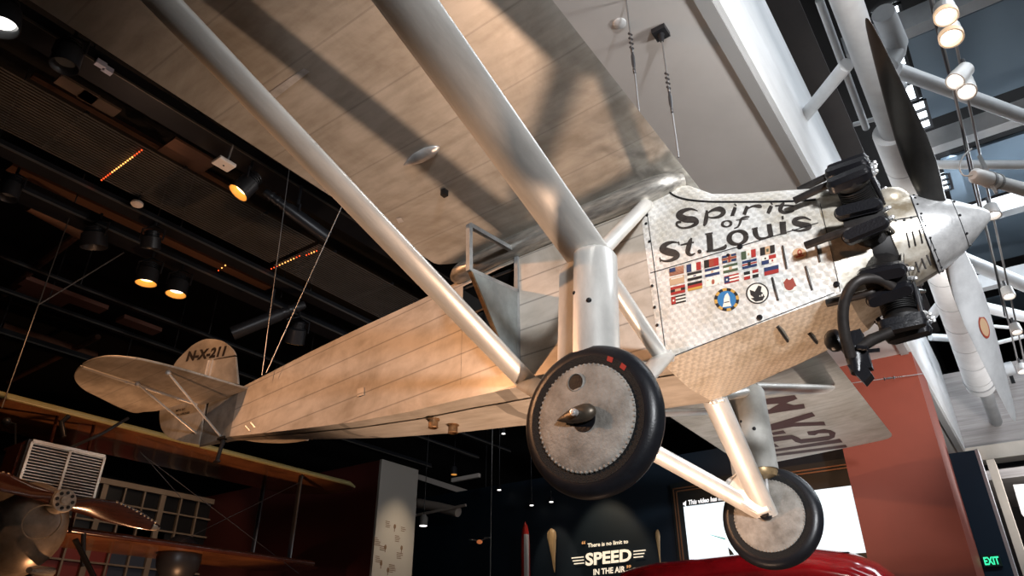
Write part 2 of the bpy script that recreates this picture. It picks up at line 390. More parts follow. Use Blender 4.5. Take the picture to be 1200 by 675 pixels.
# ---- cowling cross sections (half, from keel to ridge, y as positive half width)
def circ(r, cz=0): return [(0, cz - r)] + [(r * math.sin(math.radians(a)), cz - r * math.cos(math.radians(a))) for a in (38, 62, 82, 100, 118, 136, 157)] + [(0, cz + r)]
CS = [(.345, circ(.25)), (.60, circ(.335)), (.82, [(0, -.425), (.30, -.375), (.365, -.24), (.39, -.08), (.39, .07), (.37, .21), (.31, .345), (.18, .46), (0, .505)]),
      (1.30, [(0, -.50), (.375, -.455), (.405, -.29), (.415, -.10), (.415, .08), (.41, .29), (.375, .47), (.24, .60), (0, .65)]),
      (1.46, [(0, -.52), (.39, -.478), (.412, -.305), (.42, -.105), (.42, .085), (.417, .32), (.395, .53), (.27, .655), (0, .705)]),
      (1.60, [(0, -.545), (.405, -.50), (.42, -.32), (.425, -.11), (.425, .09), (.424, .35), (.41, .61), (.33, .76), (0, .80)]),
      (1.75, [(0, -.565), (.417, -.525), (.426, -.33), (.429, -.105), (.429, .095), (.43, .37), (.42, .66), (.37, .81), (0, .85)]),
      (1.945, [(0, -.59), (.43, -.553), (.432, -.34), (.433, -.1), (.433, .10), (.433, .38), (.428, .62), (.40, .77), (0, .86)])]
CSC = [(s, [(0., c[0][1])] + [tuple(p) for p in [np.array(c[0]) * (1 - t) + np.array(c[1]) * t for t in (.35, .7)]] + [tuple(p) for p in crom(c[1:], 6)]) for s, c in CS]
def cowl_half(s):
    s = min(max(s, CSC[0][0]), CSC[-1][0])
    for (a, A), (b, B_) in zip(CSC, CSC[1:]):
        if s <= b:
            t = (s - a) / (b - a)
            return [(p[0] * (1 - t) + q[0] * t, p[1] * (1 - t) + q[1] * t) for p, q in zip(A, B_)]
def cowl_y(s, z):
    h = cowl_half(s)[3:]
    for p, q in zip(h, h[1:]):
        if p[1] <= z <= q[1]: return p[0] + (q[0] - p[0]) * (z - p[1]) / max(q[1] - p[1], 1e-6)
    return h[0][0] if z < h[0][1] else .02
def belly_z(s, y):
    h = cowl_half(s)[:4]; y = abs(y)
    for p, q in zip(h, h[1:]):
        if p[0] <= y <= q[0]: return p[1] + (q[1] - p[1]) * (y - p[0]) / max(q[0] - p[0], 1e-6)
    return h[3][1]
def side(px, py, off=.003):
    y = -.40
    for _ in range(25):
        p = pat(px, py, 1, y); y = .5 * y + .5 * (-cowl_y(-p.x, p.z) - off)
    return Vector((p.x, y, p.z))
def belly(px, py, off=.003):
    z = -.5
    for _ in range(20):
        p = pat(px, py, 2, z); z = belly_z(-p.x, p.y) - off
    return Vector((p.x, p.y, z))
def full(s, lo=0, hi=None):
    h = cowl_half(s)[lo:hi]
    r = [(-s, -y, z) for y, z in h]; l = [(-s, y, z) for y, z in h]
    return r + [p for p in reversed(l) if abs(p[1]) > 1e-6] if lo == 0 and hi is None else (r, l)
st = sorted({round(x, 4) for x in [.82 + i * (1.945 - .82) / 24 for i in range(25)] + [q[0] for q in CS if q[0] > .81]})
R_ = [cowl_half(s) for s in st]; K = len(R_[0])
mb = MB(); ring = []
for s, h in zip(st, R_):
    ring.append([(-s, -y, z) for y, z in h[3:]] + [(-s, y, z) for y, z in reversed(h[3:-1])])
mb.loft(ring, False, False)
cowl = part('cowling', mb, M_COWL, smooth=35, label='engine-turned aluminium cowling panel with lettering')
mb = MB(); mb.loft([[(-s, -y, z) for y, z in h[3::-1]] + [(-s, y, z) for y, z in h[1:4]] for s, h in zip(st, R_)], False, False)
bel = part('belly_panel', mb, M_BELLY, smooth=35, label='engine-turned belly panel under the cowling')
mb = MB(); s6 = [.345, .40, .47, .54, .60, .68, .75, .82]
mb.loft([full(s) for s in s6])
nose = part('nose_cowl', mb, M_NOSE, smooth=40, label='oil-stained nose cowl between engine and spinner')
# rounded bulge on the nose cowl top
mb = MB(); p = side(1044, 243, 0)
mb.ball((-.455, -.115, .205), (.115, .13, .095), 20); part('cowl_blister', mb, M_NOSE, nose, 60)

# seams, rivets, louvres
def ribbon(mb, pts, w, f):
    P = [np.array(q, float) for q in pts]; L_, R2 = [], []
    for i, q in enumerate(P):
        d = P[min(i + 1, len(P) - 1)] - P[max(i - 1, 0)]; d = d / (np.hypot(*d) + 1e-9); nn = np.array([-d[1], d[0]])
        ww = w[i] if isinstance(w, (list, tuple, np.ndarray)) else w
        L_.append(f(*(q + nn * ww / 2))); R2.append(f(*(q - nn * ww / 2)))
    n_ = len(P); mb.add(L_ + R2, [(i, i + 1, n_ + i + 1, n_ + i) for i in range(n_ - 1)])
def lerp2(a, b, k): return [tuple(np.array(a) + (np.array(b) - np.array(a)) * i / k) for i in range(k + 1)]
mb = MB()
for a, b, w in (((762, 320), (959, 261), .9), ((785, 419), (978, 343), 1.), ((757, 240), (781, 420), .8), ((961, 238), (985, 342), .8)):
    ribbon(mb, lerp2(a, b, 14), w, side)
part('panel_seams', mb, M_BLACK, cowl, None)
for q in ((758, 252), (761, 283), (764, 335), (767, 360), (770, 381), (867, 289), (890, 372), (980, 333), (757, 262), (853, 299)):
    p = side(*q); mb = MB().ball(p, (.012, .006, .012) if q not in ((867, 289), (890, 372), (980, 333)) else (.02, .01, .02), 8)
    part('fastener', mb, M_BLACK, cowl)
for a, b in (((917, 288), (922, 315)), ((955, 280), (961, 307)), ((905, 325), (912, 352)), ((944, 312), (952, 340))):
    mb = MB().tube([side(*a, .004), side((a[0] + b[0]) / 2, (a[1] + b[1]) / 2, .008), side(*b, .004)], .006, 8)
    part('louvre', mb, M_PIPE, cowl)
for a, b in (((911, 383), (923, 400)), ((948, 391), (957, 402))):
    mb = MB().tube([belly(*a, .004), belly((a[0] + b[0]) / 2, (a[1] + b[1]) / 2, .010), belly(*b, .004)], .009, 8)
    part('louvre', mb, M_PIPE, bel)
for a, b in (((1062, 272), (1066, 290)), ((1069, 271), (1073, 288)), ((1077, 269), (1081, 285)), ((1073, 307), (1077, 319)), ((1080, 303), (1085, 315)), ((1086, 299), (1091, 311))):
    mb = MB().tube([side(*a, .003), side(*b, .003)], .005, 8)
    part('louvre', mb, M_PIPE, nose)
mb = MB(); ribbon(mb, [(1018, 252), (1030, 256), (1045, 258), (1060, 256), (1076, 253)], 1.3, side); ribbon(mb, [(1068, 231), (1080, 256), (1092, 284), (1104, 316)], 1.2, side); part('panel_seams', mb, M_BLACK, nose, None)
for q in ((1050, 258), (1034, 257), (1068, 255), (1060, 258)): part('fastener', MB().ball(side(*q), .008, 8), M_BLACK, nose)
# black trim where the cowl deck meets the wing's leading edge
tr = [(797, 211), (789, 212), (784, 218), (785, 225), (792, 230), (806, 234), (830, 236.3), (860, 236.6), (900, 236.4), (935, 235.6), (956, 233.8)]
mb = MB(); mb.tube([Vector(p) for p in crom([tuple(side(x, y, .004)) for x, y in tr], 3)], .007, 8); part('deck_trim', mb, M_BLACK, cowl)

# lettering, painted on the cowling (glyphs are brush strokes with their own widths)
G = lambda pts: [(740 + x / 5, 200 + y / 5) for x, y in pts]
def brush(mb, pts, k=6):
    c = crom(pts, k); ribbon(mb, [(740 + x / 5, 200 + y / 5) for x, y, w in c], [w / 5 for x, y, w in c], side)
mb = MB()
LET = [[(388, 236, 6), (345, 224, 14), (295, 240, 28), (280, 264, 40), (318, 284, 40), (365, 287, 38), (382, 305, 26), (350, 327, 15), (300, 336, 11), (268, 322, 13), (268, 304, 15), (292, 300, 12)],
       [(442, 232, 12), (440, 262, 22), (434, 300, 24), (424, 324, 10)], [(444, 250, 8), (476, 231, 16), (518, 224, 30), (540, 243, 28), (515, 268, 18), (470, 276, 10), (446, 268, 6)],
       [(608, 214, 20), (600, 238, 22), (590, 262, 20)], [(612, 197, 18), (606, 203, 20)], [(580, 264, 6), (604, 260, 6)],
       [(680, 208, 20), (670, 232, 22), (660, 258, 20)], [(682, 222, 8), (712, 208, 12), (748, 208, 22), (764, 214, 10)],
       [(820, 206, 22), (810, 228, 24), (800, 250, 20)], [(824, 190, 18), (818, 195, 18)],
       [(895, 186, 10), (880, 205, 24), (872, 230, 24), (895, 246, 16), (940, 240, 10), (954, 232, 5)], [(842, 206, 10), (900, 203, 10), (950, 205, 9)],
       [(692, 270, 6), (665, 272, 12), (644, 284, 16), (636, 305, 14), (624, 328, 10), (602, 338, 6)], [(612, 290, 5), (650, 286, 7), (684, 283, 5)],
       [(282, 424, 4), (240, 418, 14), (198, 434, 28), (182, 460, 40), (212, 474, 44), (254, 484, 40), (268, 500, 30), (238, 522, 20), (196, 530, 12), (166, 520, 8)], [(166, 508, 8), (170, 534, 7)], [(276, 414, 6), (280, 436, 6)],
       [(352, 394, 10), (342, 420, 26), (333, 455, 30), (330, 480, 26), (348, 494, 16), (374, 484, 6)], [(288, 436, 8), (330, 426, 12), (366, 420, 10)],
       [(432, 372, 8), (476, 365, 10)], [(455, 370, 34), (460, 420, 36), (462, 470, 34)], [(440, 474, 12), (500, 464, 14), (545, 450, 22), (553, 432, 8)],
       [(706, 342, 8), (740, 334, 10)], [(724, 338, 28), (728, 370, 30), (748, 396, 18), (788, 394, 12), (806, 380, 8)], [(806, 312, 28), (812, 350, 30), (820, 386, 26)],
       [(886, 298, 38), (888, 336, 36), (892, 370, 36)], [(870, 372, 8), (910, 366, 8)], [(880, 276, 20), (892, 274, 20)],
       [(1052, 290, 6), (1012, 274, 14), (964, 284, 24), (956, 304, 30), (1000, 316, 34), (1042, 322, 28), (1034, 340, 20), (985, 352, 12), (940, 346, 8)]]
for g in LET: brush(mb, g)
def oring(cx, cy, rx, ry, w0, w1, tilt):
    pts = []
    for i in range(25):
        t = 2 * PI * i / 24; x, y = rx * math.cos(t), ry * math.sin(t)
        pts.append((cx + x * math.cos(tilt) - y * math.sin(tilt), cy + x * math.sin(tilt) + y * math.cos(tilt), w0 + (w1 - w0) * abs(math.cos(t)) ** 1.5))
    brush(mb, pts, 2)
oring(558, 311, 26, 17, 7, 17, -.12); oring(622, 392, 50, 38, 14, 32, -.2); oring(399, 474, 6, 6, 13, 13, 0)
part('lettering', mb, M_INK, cowl, None, 'dark painted words Spirit of St. Louis')

# painted flags
def flag(cx, cy, w, h, cells):
    """cells: (u0, v0, u1, v1, material) in 0..1; the edges run with the panel seam"""
    mb = MB(); ms = []
    U = np.array([1, -.235]) * w; V = np.array([.05, 1]) * h; o = np.array([cx, cy]) - U / 2 - V / 2
    for i, (a, b, c, d, m) in enumerate(cells):
        if m not in ms: ms.append(m)
        mb.cur = ms.index(m); lev = .003 + .0006 * i
        q = [o + U * x + V * y for x, y in ((a, b), (c, b), (c, d), (a, d))]
        mb.add([side(x, y, lev) for x, y in q], [(0, 1, 2, 3)])
    part('painted_flag', mb, ms, cowl, None)
H3 = lambda a, b, c: [(0, 0, 1, .34, a), (0, .34, 1, .67, b), (0, .67, 1, 1, c)]
V3 = lambda a, b, c: [(0, 0, .34, 1, a), (.34, 0, .67, 1, b), (.67, 0, 1, 1, c)]
usa = [(0, 0, 1, 1, TAN)] + [(0, i / 7, 1, i / 7 + .06, RUS) for i in range(7)] + [(0, 0, .42, .5, NAVY)]
uk = [(0, 0, 1, 1, TAN), (.42, 0, .58, 1, RUS), (0, .4, 1, .6, RUS), (.02, .05, .36, .32, NAVY), (.64, .05, .98, .32, NAVY), (.02, .68, .36, .95, NAVY), (.64, .68, .98, .95, NAVY)]
pr_ = [(0, 0, 1, 1, RED), (0, .2, 1, .4, WHT), (0, .6, 1, .8, WHT), (0, .1, .34, .9, NAVY), (.12, .38, .22, .62, WHT)]
cuba = [(0, 0, 1, 1, BLK), (0, .2, 1, .4, WHT), (0, .6, 1, .8, WHT), (0, .05, .3, .95, RED), (.1, .38, .2, .62, WHT)]
dom = [(0, 0, 1, 1, WHT), (0, 0, .42, .4, BLK), (.58, 0, 1, .4, RED), (0, .6, .42, 1, RED), (.58, .6, 1, 1, BLK)]
pan = [(0, 0, 1, 1, WHT), (.5, 0, 1, .5, RED), (0, .5, .5, 1, NAVY), (.2, .15, .32, .38, BLK), (.68, .62, .8, .85, RUS)]
arms = [(0, 0, 1, 1, WHT), (.38, .3, .62, .7, TAN), (.44, .2, .56, .8, RUS), (.1, .1, .2, .2, TAN), (.8, .8, .9, .9, TAN)]
for (cx, cy, cells) in ((265, 587, usa), (365, 565, V3(NAVY, WHT, RED)), (468, 540, V3(BLK, RUS, RED)), (573, 513, uk), (686, 490, V3(GRN, WHT, RED) + [(.44, .35, .56, .65, TAN)]), (797, 466, V3(BLK, TAN, BLK) + [(.42, .3, .58, .7, GRN)]),
                        (267, 642, [(0, 0, 1, 1, TAN), (.1, .1, .9, .25, WHT)]), (370, 615, H3(BLK, WHT, BLK) + [(.4, .42, .6, .58, NAVY)]), (473, 592, H3(NAVY, WHT, NAVY) + [(.42, .38, .58, .62, TAN)]), (580, 570, H3(GRN, WHT, GRN) + [(.4, .3, .6, .7, TAN)]),
                        (692, 545, H3(NAVY, WHT, NAVY) + [(0, .4, 1, .6, RED), (.38, .25, .58, .75, BLK)]), (805, 520, pan),
                        (272, 698, H3(RED, BLK, RED) + [(.3, .35, .7, .65, TAN)]), (372, 674, H3(BLK, RED, GLD)), (478, 651, arms), (587, 632, pr_), (702, 608, dom), (820, 583, [(0, 0, 1, .5, NAVY), (0, .5, 1, 1, RED)]), (276, 754, cuba)):
    flag(740 + cx / 5, 200 + cy / 5, 17, 9.2, cells)
# round emblems
def disc(mb, cx, cy, rx, ry, lev, n=24, a0=0, a1=2 * PI, r0=0.):
    if r0 <= 0:
        mb.add([side(cx + rx * math.cos(2 * PI * k / n), cy + ry * math.sin(2 * PI * k / n), lev) for k in range(n)], [tuple(range(n))])
    else:
        pts = [a0 + (a1 - a0) * k / 6 for k in range(7)]
        v = [side(cx + rx * q * math.cos(t), cy + ry * q * math.sin(t), lev) for q in (1, r0) for t in pts]
        mb.add(v, [(i, i + 1, 8 + i, 7 + i) for i in range(6)])
mb = MB(); cx, cy = 851.6, 351
mb.cur = 0; disc(mb, cx, cy, 14.5, 13.5, .003)
for k in range(16): mb.cur = 1 + k % 2; disc(mb, cx, cy, 14.5, 13.5, .0035, a0=2 * PI * k / 16, a1=2 * PI * (k + 1) / 16, r0=.76)
mb.cur = 3
for poly in ([(-5, 9), (5.5, 7.5), (4, 3), (3.5, -3), (1, -8), (-2, -5), (-3.5, 0), (-3.5, 4)], ): mb.add([side(cx + x, cy + y, .0042) for x, y in poly], [tuple(range(len(poly)))])
mb.cur = 1; mb.add([side(cx + x, cy + y, .005) for x, y in ((-3, 3), (3, 2), (3, 3), (-3, 4))], [(0, 1, 2, 3)])
part('round_emblem', mb, [SKY, BLK, GLD, WHT], cowl, None, 'blue round emblem with a black and gold ring')
mb = MB(); cx, cy = 887.6, 343.6
mb.cur = 0; disc(mb, cx, cy, 13.5, 12.5, .003); mb.cur = 1; disc(mb, cx, cy, 11.8, 11, .0036)
mb.cur = 0
for poly in ([(-9, -4), (-3, -2), (1, -9), (5, -8), (4, -2), (7, 0), (2, 3), (-1, 8), (-4, 5), (-8, 2)], [(-8, 6), (9, 3), (6, 8.5), (-2, 10)]): mb.add([side(cx + x, cy + y, .0042) for x, y in poly], [tuple(range(len(poly)))])
for dx in (1.5, 4., 7.): ribbon(mb, [(cx + dx, cy + 1.5), (cx + dx + .3, cy + 5.5)], 1.1, lambda a, b: side(a, b, .0048))
part('round_emblem', mb, [BLK, WHT], cowl, None, 'black and white round emblem')
mb = MB(); cx, cy = 925, 334; mb.cur = 1; mb.add([side(cx + x, cy + y, .003) for x, y in ((-8, -7), (7, -9), (9, 6), (-6, 8))], [(0, 1, 2, 3)]); mb.cur = 0
disc(mb, cx, cy, 6, 6.3, .0036, 14); mb.add([side(cx + x, cy + y, .004) for x, y in ((-7, -3), (-3, -8), (0, -5), (4, -9), (6, -4), (8.5, 1), (3, 3), (-4, 4))], [tuple(range(8))])
part('shield_emblem', mb, [RUS, WHT], cowl, None)
mb = MB(); cx, cy = 937, 297; mb.cur = 1; disc(mb, cx, cy, 8.5, 6.5, .003); mb.cur = 0; disc(mb, cx, cy - 1.2, 2.8, 3.8, .0036, 12); mb.add([side(cx + x, cy + y, .004) for x, y in ((-4.5, 3.5), (4.5, 1.2), (5, 3), (-4, 5.2))], [(0, 1, 2, 3)]); mb.cur = 1; disc(mb, cx, cy - 1.5, 1.2, 1.8, .0045, 10)
part('shield_emblem', mb, [RUS, TAN], cowl, None)

# ---- propeller
mb = MB(); mb.lathe([(.0, .004), (.004, .022), (.02, .040), (.06, .075), (.11, .115), (.155, .148), (.20, .178), (.25, .207), (.30, .232), (.345, .25)], (0, 0, 0), (-1, 0, 0), 48)
prop = part('propeller', mb, M_ALU, smooth=40, label='two-bladed propeller with a pointed aluminium spinner')
mb = MB(); mb.tube([(-.157, .150 * math.cos(t), .150 * math.sin(t)) for t in np.linspace(0, 2 * PI, 40)], .0022, 6, False); mb.tube([(-.345, .2505 * math.cos(t), .2505 * math.sin(t)) for t in np.linspace(0, 2 * PI, 40)], .004, 6, False)
part('spinner_seam', mb, M_BLACK, prop)
for k in range(20):
    t = 2 * PI * k / 20; part('fastener', MB().ball((-.325, .243 * math.cos(t), .243 * math.sin(t)), .0075, 6), M_BLACK, prop)
for k in range(8):
    t = 2 * PI * k / 8 + .2; part('fastener', MB().ball((-.148, .145 * math.cos(t), .145 * math.sin(t)), .0085, 6), M_BLACK, prop)
TH = math.radians(45)
def blade(sgn):
    d = Vector((0, -math.sin(TH), math.cos(TH))) * sgn; tg = Vector((1, 0, 0)).cross(d)
    rings = []; prof = [(.12, .060, .95, 62), (.22, .068, .8, 60), (.30, .084, .5, 56), (.42, .102, .3, 50), (.58, .112, .2, 43), (.75, .108, .165, 37), (.92, .096, .145, 32), (1.08, .076, .13, 29), (1.2, .056, .125, 27), (1.27, .038, .13, 26), (1.305, .02, .13, 26), (1.315, .004, .3, 26)]
    for r, c, th, tw in prof:
        a = -math.radians(tw); cd = tg * math.cos(a) + Vector((-1, 0, 0)) * math.sin(a); nd = d.cross(cd)
        rings.append([Vector((-.24, 0, 0)) + d * r + cd * (c * math.cos(2 * PI * k / 16)) + nd * (c * th * math.sin(2 * PI * k / 16)) for k in range(16)])
    bm_ = MB().loft(rings); bm_.mi = [0 if (i % 16) < 8 else 1 for i in range(len(bm_.f))]
    b = part('blade', bm_, [M_BLADE, M_BLADEB], prop, 45)
    # maker's oval transfer on the face
    for q, (r, c, th, tw) in enumerate([(.66, .111, .185, 40)] if sgn < 0 else []):
        a = -math.radians(tw); cd = tg * math.cos(a) + Vector((-1, 0, 0)) * math.sin(a); nd = d.cross(cd)
        for sg in ((-1, 1)[nd.x > 0],):
            mb = MB(); mb.cur = 0
            ctr = Vector((-.24, 0, 0)) + d * r + nd * (sg * (c * th + .0015))
            for rr, mi, lv in ((1, 0, 0), (.8, 1, .0012)):
                mb.cur = mi; mb.add([ctr + nd * (sg * lv) + d * (.075 * rr * math.cos(2 * PI * k / 24)) + cd * (.040 * rr * math.sin(2 * PI * k / 24)) for k in range(24)], [tuple(range(24))])
            part('maker_transfer', mb, [RUS, TAN], b, None)
    return b
blade(1); blade(-1)

# ---- radial engine
EX = -.60
mb = MB(); mb.lathe([(-.16, .20), (-.13, .30), (-.02, .345), (.06, .345), (.12, .32), (.16, .24)], (EX - .03, 0, 0), (1, 0, 0), 36)
eng = part('radial_engine', mb, M_FIN, smooth=40, label='black nine-cylinder radial engine')
def capsule(mb, c, L, w, h, ax, tx, up, n=14):
    """rounded rocker box: stadium outline along ax"""
    for lev0, lev1, k0, k1 in ((0, h * .55, 1., 1.), (h * .55, h * .62, 1.08, 1.08), (h * .62, h, 1., .72)):
        rg = []
        for lev, k in ((lev0, k0), (lev1, k1)):
            out = []
            for i in range(n * 2):
                t = 2 * PI * i / (2 * n); cx = math.cos(t); sx = math.sin(t)
                off = (L / 2 - w / 2) * (1 if cx > 0 else -1)
                out.append(c + ax * (off + cx * w / 2 * k) + tx * (sx * w / 2 * k) + up * lev)
            rg.append(out)
        mb.loft(rg)
for k in range(9):
    ph = math.radians(180 + 40 * k); d = Vector((0, -math.sin(ph), math.cos(ph))); tg = Vector((0, -math.cos(ph), -math.sin(ph))); X = Vector((1, 0, 0))
    mb = MB(); prof = [(.30, .098), (.315, .098)]
    for i in range(11): prof += [(.325 + i * .0125, .075), (.327 + i * .0125, .098), (.331 + i * .0125, .098), (.333 + i * .0125, .075)]
    prof += [(.47, .09), (.50, .108), (.535, .105), (.54, .03)]
    mb.lathe(prof, (EX, 0, 0), d, 22)
    cyl = part('cylinder', mb, M_FIN, eng, 30)
    for sg in (-1, 1):
        mb = MB(); c = Vector((EX - .005, 0, 0)) + d * .515 + tg * (sg * .066)
        axv = (X * 1.0 + tg * (sg * -.10)).normalized()
        capsule(mb, c, .248, .080, .074, axv, axv.cross(d), d)
        mb.ball(c + axv * .02 + d * .064, (.009, .009, .009), 6); mb.ball(c - axv * .05 + d * .064, .008, 6)
        part('rocker_box', mb, M_BLACK, cyl, 40)
        mb = MB(); mb.tube([Vector((EX + .115, 0, 0)) + d * .30 + tg * (sg * .035), Vector((EX + .098, 0, 0)) + d * .53 + tg * (sg * .055)], .011, 8)
        part('pushrod_tube', mb, M_BLACK, cyl)
        mb = MB(); q = Vector((EX + .11, 0, 0)) + d * .50 + tg * (sg * .03); mb.tube([q, q + X * .02 + d * .015], .014, 8); mb.ball(q + X * .03 + d * .02, .013, 8); part('spark_plug', mb, M_ALU, cyl)
    if k in (6, 7, 8, 5):                                # short stacks blowing straight aft
        mb = MB(); c = Vector((EX - .05, 0, 0)) + d * .49 + tg * .03
        mb.tube([Vector(p) for p in crom([tuple(c), tuple(c + d * .045 - X * .03), tuple(c + d * .05 - X * .09), tuple(c + d * .03 - X * .28)], 5)], .023, 14)
        part('exhaust_stack', mb, M_PIPE, cyl)
    elif k in (1, 2, 3, 4):
        mb = MB(); c = Vector((EX - .04, 0, 0)) + d * .47 - tg * .04
        mb.tube([Vector(p) for p in crom([tuple(c), tuple(c - X * .06 + d * .02), tuple(c - X * .11 - d * .04), tuple(c - X * .12 - d * .14)], 5)], .022, 12)
        part('intake_pipe', mb, M_BLACK, cyl)
E3 = lambda px, py, y: pat(px, py, 1, y)
mb = MB(); mb.tube([Vector(p) for p in crom([tuple(E3(x, y, yy)) for x, y, yy in ((1046, 336, -.34), (1030, 327, -.40), (1008, 328, -.46), (994, 342, -.46), (988, 365, -.42), (990, 392, -.36), (997, 418, -.28))], 6)], .030, 14)
part('exhaust_stack', mb, M_PIPE, eng, label='long curved exhaust pipe looping down')
mb = MB(); mb.tube([E3(1006, 408, -.22), E3(1022, 398, -.22), E3(1046, 388, -.22)], [.032, .034, .028], 14); part('intake_pipe', mb, M_PIPE, eng)
mb = MB()
a = E3(1001, 405, -.2); mb.box(a + Vector((-.07, -.05, -.02)), a + Vector((.06, .06, .07))); mb.tube([a, a + Vector((-.01, 0, -.12))], [.05, .042], 16)
mb.tube([a + Vector((-.01, 0, -.08)), a + Vector((-.02, -.01, -.17))], [.055, .035], 12); mb.box(a + Vector((.02, -.03, -.16)), a + Vector((.06, .03, -.03))); mb.tube([a + Vector((.02, -.06, -.04)), a + Vector((.07, -.06, -.06))], .014, 8); mb.bar(a + Vector((.05, 0, -.05)), a + Vector((.12, -.02, -.07)), .012, .02)
mb.prism([a + Vector(p) for p in ((-.06, -.04, -.12), (.03, -.04, -.12), (.05, -.04, -.20), (.0, -.04, -.24))], (0, .08, 0)); mb.ball(a + Vector((-.09, -.02, .05)), (.06, .05, .07), 12)
part('carburettor', mb, M_BLACK, eng, 40)

# ---- struts and undercarriage
def strut(name, p, q, chord, th, m=M_STRUT, n=20, parent=None, ends=(1, 1), label=None):
    mb = MB(); p, q = Vector(p), Vector(q); pts = [p.lerp(q, t) for t in (0, .5, 1)]
    d = (q - p).normalized(); a = Vector((1, 0, 0)); a = (a - d * a.dot(d)).normalized(); b = d.cross(a); rings = []
    for i, e in enumerate(pts):
        k = ends[0] + (ends[1] - ends[0]) * i / 2; out = []
        for j in range(n):
            t = 2 * PI * j / n; cx = math.cos(t); sx = math.sin(t)
            xx = cx * chord / 2 if cx > 0 else cx * chord / 2 * 1.0
            yy = sx * th / 2 * (1 - .35 * max(-cx, 0))
            out.append(e + a * (xx * k) + b * (yy * k))
        rings.append(out)
    mb.loft(rings)
    return part(name, mb, m, parent, 50, label)
J = lambda g: Vector((-1.916, g * 1.258, -.205)); HUB = lambda g: Vector((-1.953, g * 1.363, -1.20))
for g in (-1, 1):
    nm = 'near' if g < 0 else 'far'
    strut('wing_strut', J(g) + Vector((-.04, 0, .02)), (-1.89, g * 4.32, .79), .275, .10)
    strut('wing_strut', (-2.97, g * .435, -.425), (-2.95, g * 4.32, .77), .185, .075)
    strut('cabane_strut', J(g) + Vector((0, -g * .03, .03)), (-1.905, g * .43, .665), .115, .095)
    strut('cabane_strut', J(g) + Vector((0, -g * .03, -.02)), (-1.93, g * .44, -.52), .11, .08)
    part('strut_fitting', MB().ball((-1.905, g * .43, .665), .045, 10), M_STRUT); mb = MB(); mb.ball((-1.925, g * .44, -.53), .05, 12); mb.tube([(-1.96, g * .44, -.53), (-1.86, g * .44, -.535)], .04, 14); part('strut_fitting', mb, M_STRUT)
    mb = MB(); a = J(g); e = Vector((-1.94, g * 1.30, -.86)); rings = []
    for t, k in ((-.035, .55), (-.01, .9), (.03, 1), (.5, 1), (1, 1)):
        c = a.lerp(e, t); out = []
        for i in range(17):
            q = -PI * .62 + PI * 1.24 * i / 16; out.append(c + Vector((-.012 + .138 * k * math.cos(q), .138 * k * math.sin(q), 0)))
        out += [c + Vector((-.115, .045 * k, 0)), c + Vector((-.235 * (.75 + .25 * k), .006, 0)), c + Vector((-.235 * (.75 + .25 * k), -.006, 0)), c + Vector((-.115, -.045 * k, 0))]
        rings.append(out)
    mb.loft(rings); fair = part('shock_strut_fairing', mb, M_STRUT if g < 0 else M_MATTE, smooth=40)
    for i in range(2):
        q = e.lerp(a, .45 + .12 * i); part('fairing_screw', MB().ball(q + Vector((.035 - .09 * i, -.128 if i == 0 else -.12, 0)), .016, 8), M_BLACK, fair)
    mb = MB(); mb.lathe([(0, .128), (.03, .13), (.06, .115), (.075, .06), (.08, .01)], e + Vector((-.012, 0, .01)), (0, g * .05, -1), 24); part('fairing_cap', mb, M_BOOT, fair)
    mb = MB(); mb.tube([e + Vector((.02, 0, -.05)), HUB(g) + Vector((.02, -g * .10, .03))], .016, 10); part('shock_rod', mb, M_ALU)
    h = HUB(g) + Vector((0, -g * .10, 0))
    strut('gear_leg', (-1.93, g * .44, -.535), h, .185, .08, ends=(1, .9))
    kn = h.lerp(Vector((-2.97, g * .435, -.43)), .16)
    strut('gear_leg', (-2.97, g * .435, -.43), h.lerp(Vector((-2.97, g * .435, -.43)), .03), .165, .075, ends=(1, .95))
    W_ = lambda q: Vector((lambda p: (p.x, g * p.y, p.z))(pat(q[0], q[1], 1, q[2])))
    mb = MB(); mb.prism([W_(q) for q in ((857, 558, 1.02), (866, 549, .985), (880, 547, .985), (893, 573, 1.08), (905, 600, 1.19), (889, 605, 1.19), (873, 596, 1.15), (846, 575, 1.05), (850, 562, 1.02))], (0, g * .065, .02)); part('gear_web', mb, M_STRUT, smooth=None, bevel=.02)
    # wheel
    hb = HUB(g); nrm = Vector((.0051, g, -.0657)).normalized()
    mb = MB(); mb.lathe([(-.052 + .0, .262), (-.060, .285), (-.064, .317), (-.055, .349), (-.032, .372), (0, .381), (.032, .372), (.055, .349), (.064, .317), (.060, .285), (.052, .262)], hb, nrm, 72)
    tyre = part('wheel', mb, M_RUBBER, smooth=50, label='large black tyred wheel nearest the viewer' if g < 0 else 'tyred wheel on the far side')
    mb = MB(); mb.lathe([(-.058, .25), (-.0635, .285), (-.0655, .312), (-.06, .30)], hb, nrm, 72); mb.lathe([(.058, .25), (.0635, .285), (.0655, .312), (.06, .30)], hb, nrm, 72); part('tyre_wall', mb, M_LACE, tyre, 60)
    mb = MB(); mb.lathe([(-.066, .268), (-.074, .258), (-.080, .235), (-.083, .225), (-.098, .12), (-.105, .07), (-.10, .02), (.10, .02), (.105, .07), (.098, .12), (.083, .225), (.080, .235), (.074, .258), (.066, .268)], hb, nrm, 72)
    a1 = nrm.orthogonal().normalized(); b1 = nrm.cross(a1)
    for k in range(64):
        t = 2 * PI * k / 64; dd = a1 * math.cos(t) + b1 * math.sin(t); tt = nrm.cross(dd)
        for sg in (-1, 1): mb.ball(hb + nrm * (.0685 * sg) + dd * .262, (.0095, .0095, .0095), 6)
    cov = part('wheel_cover', mb, M_COVER, tyre, 30)
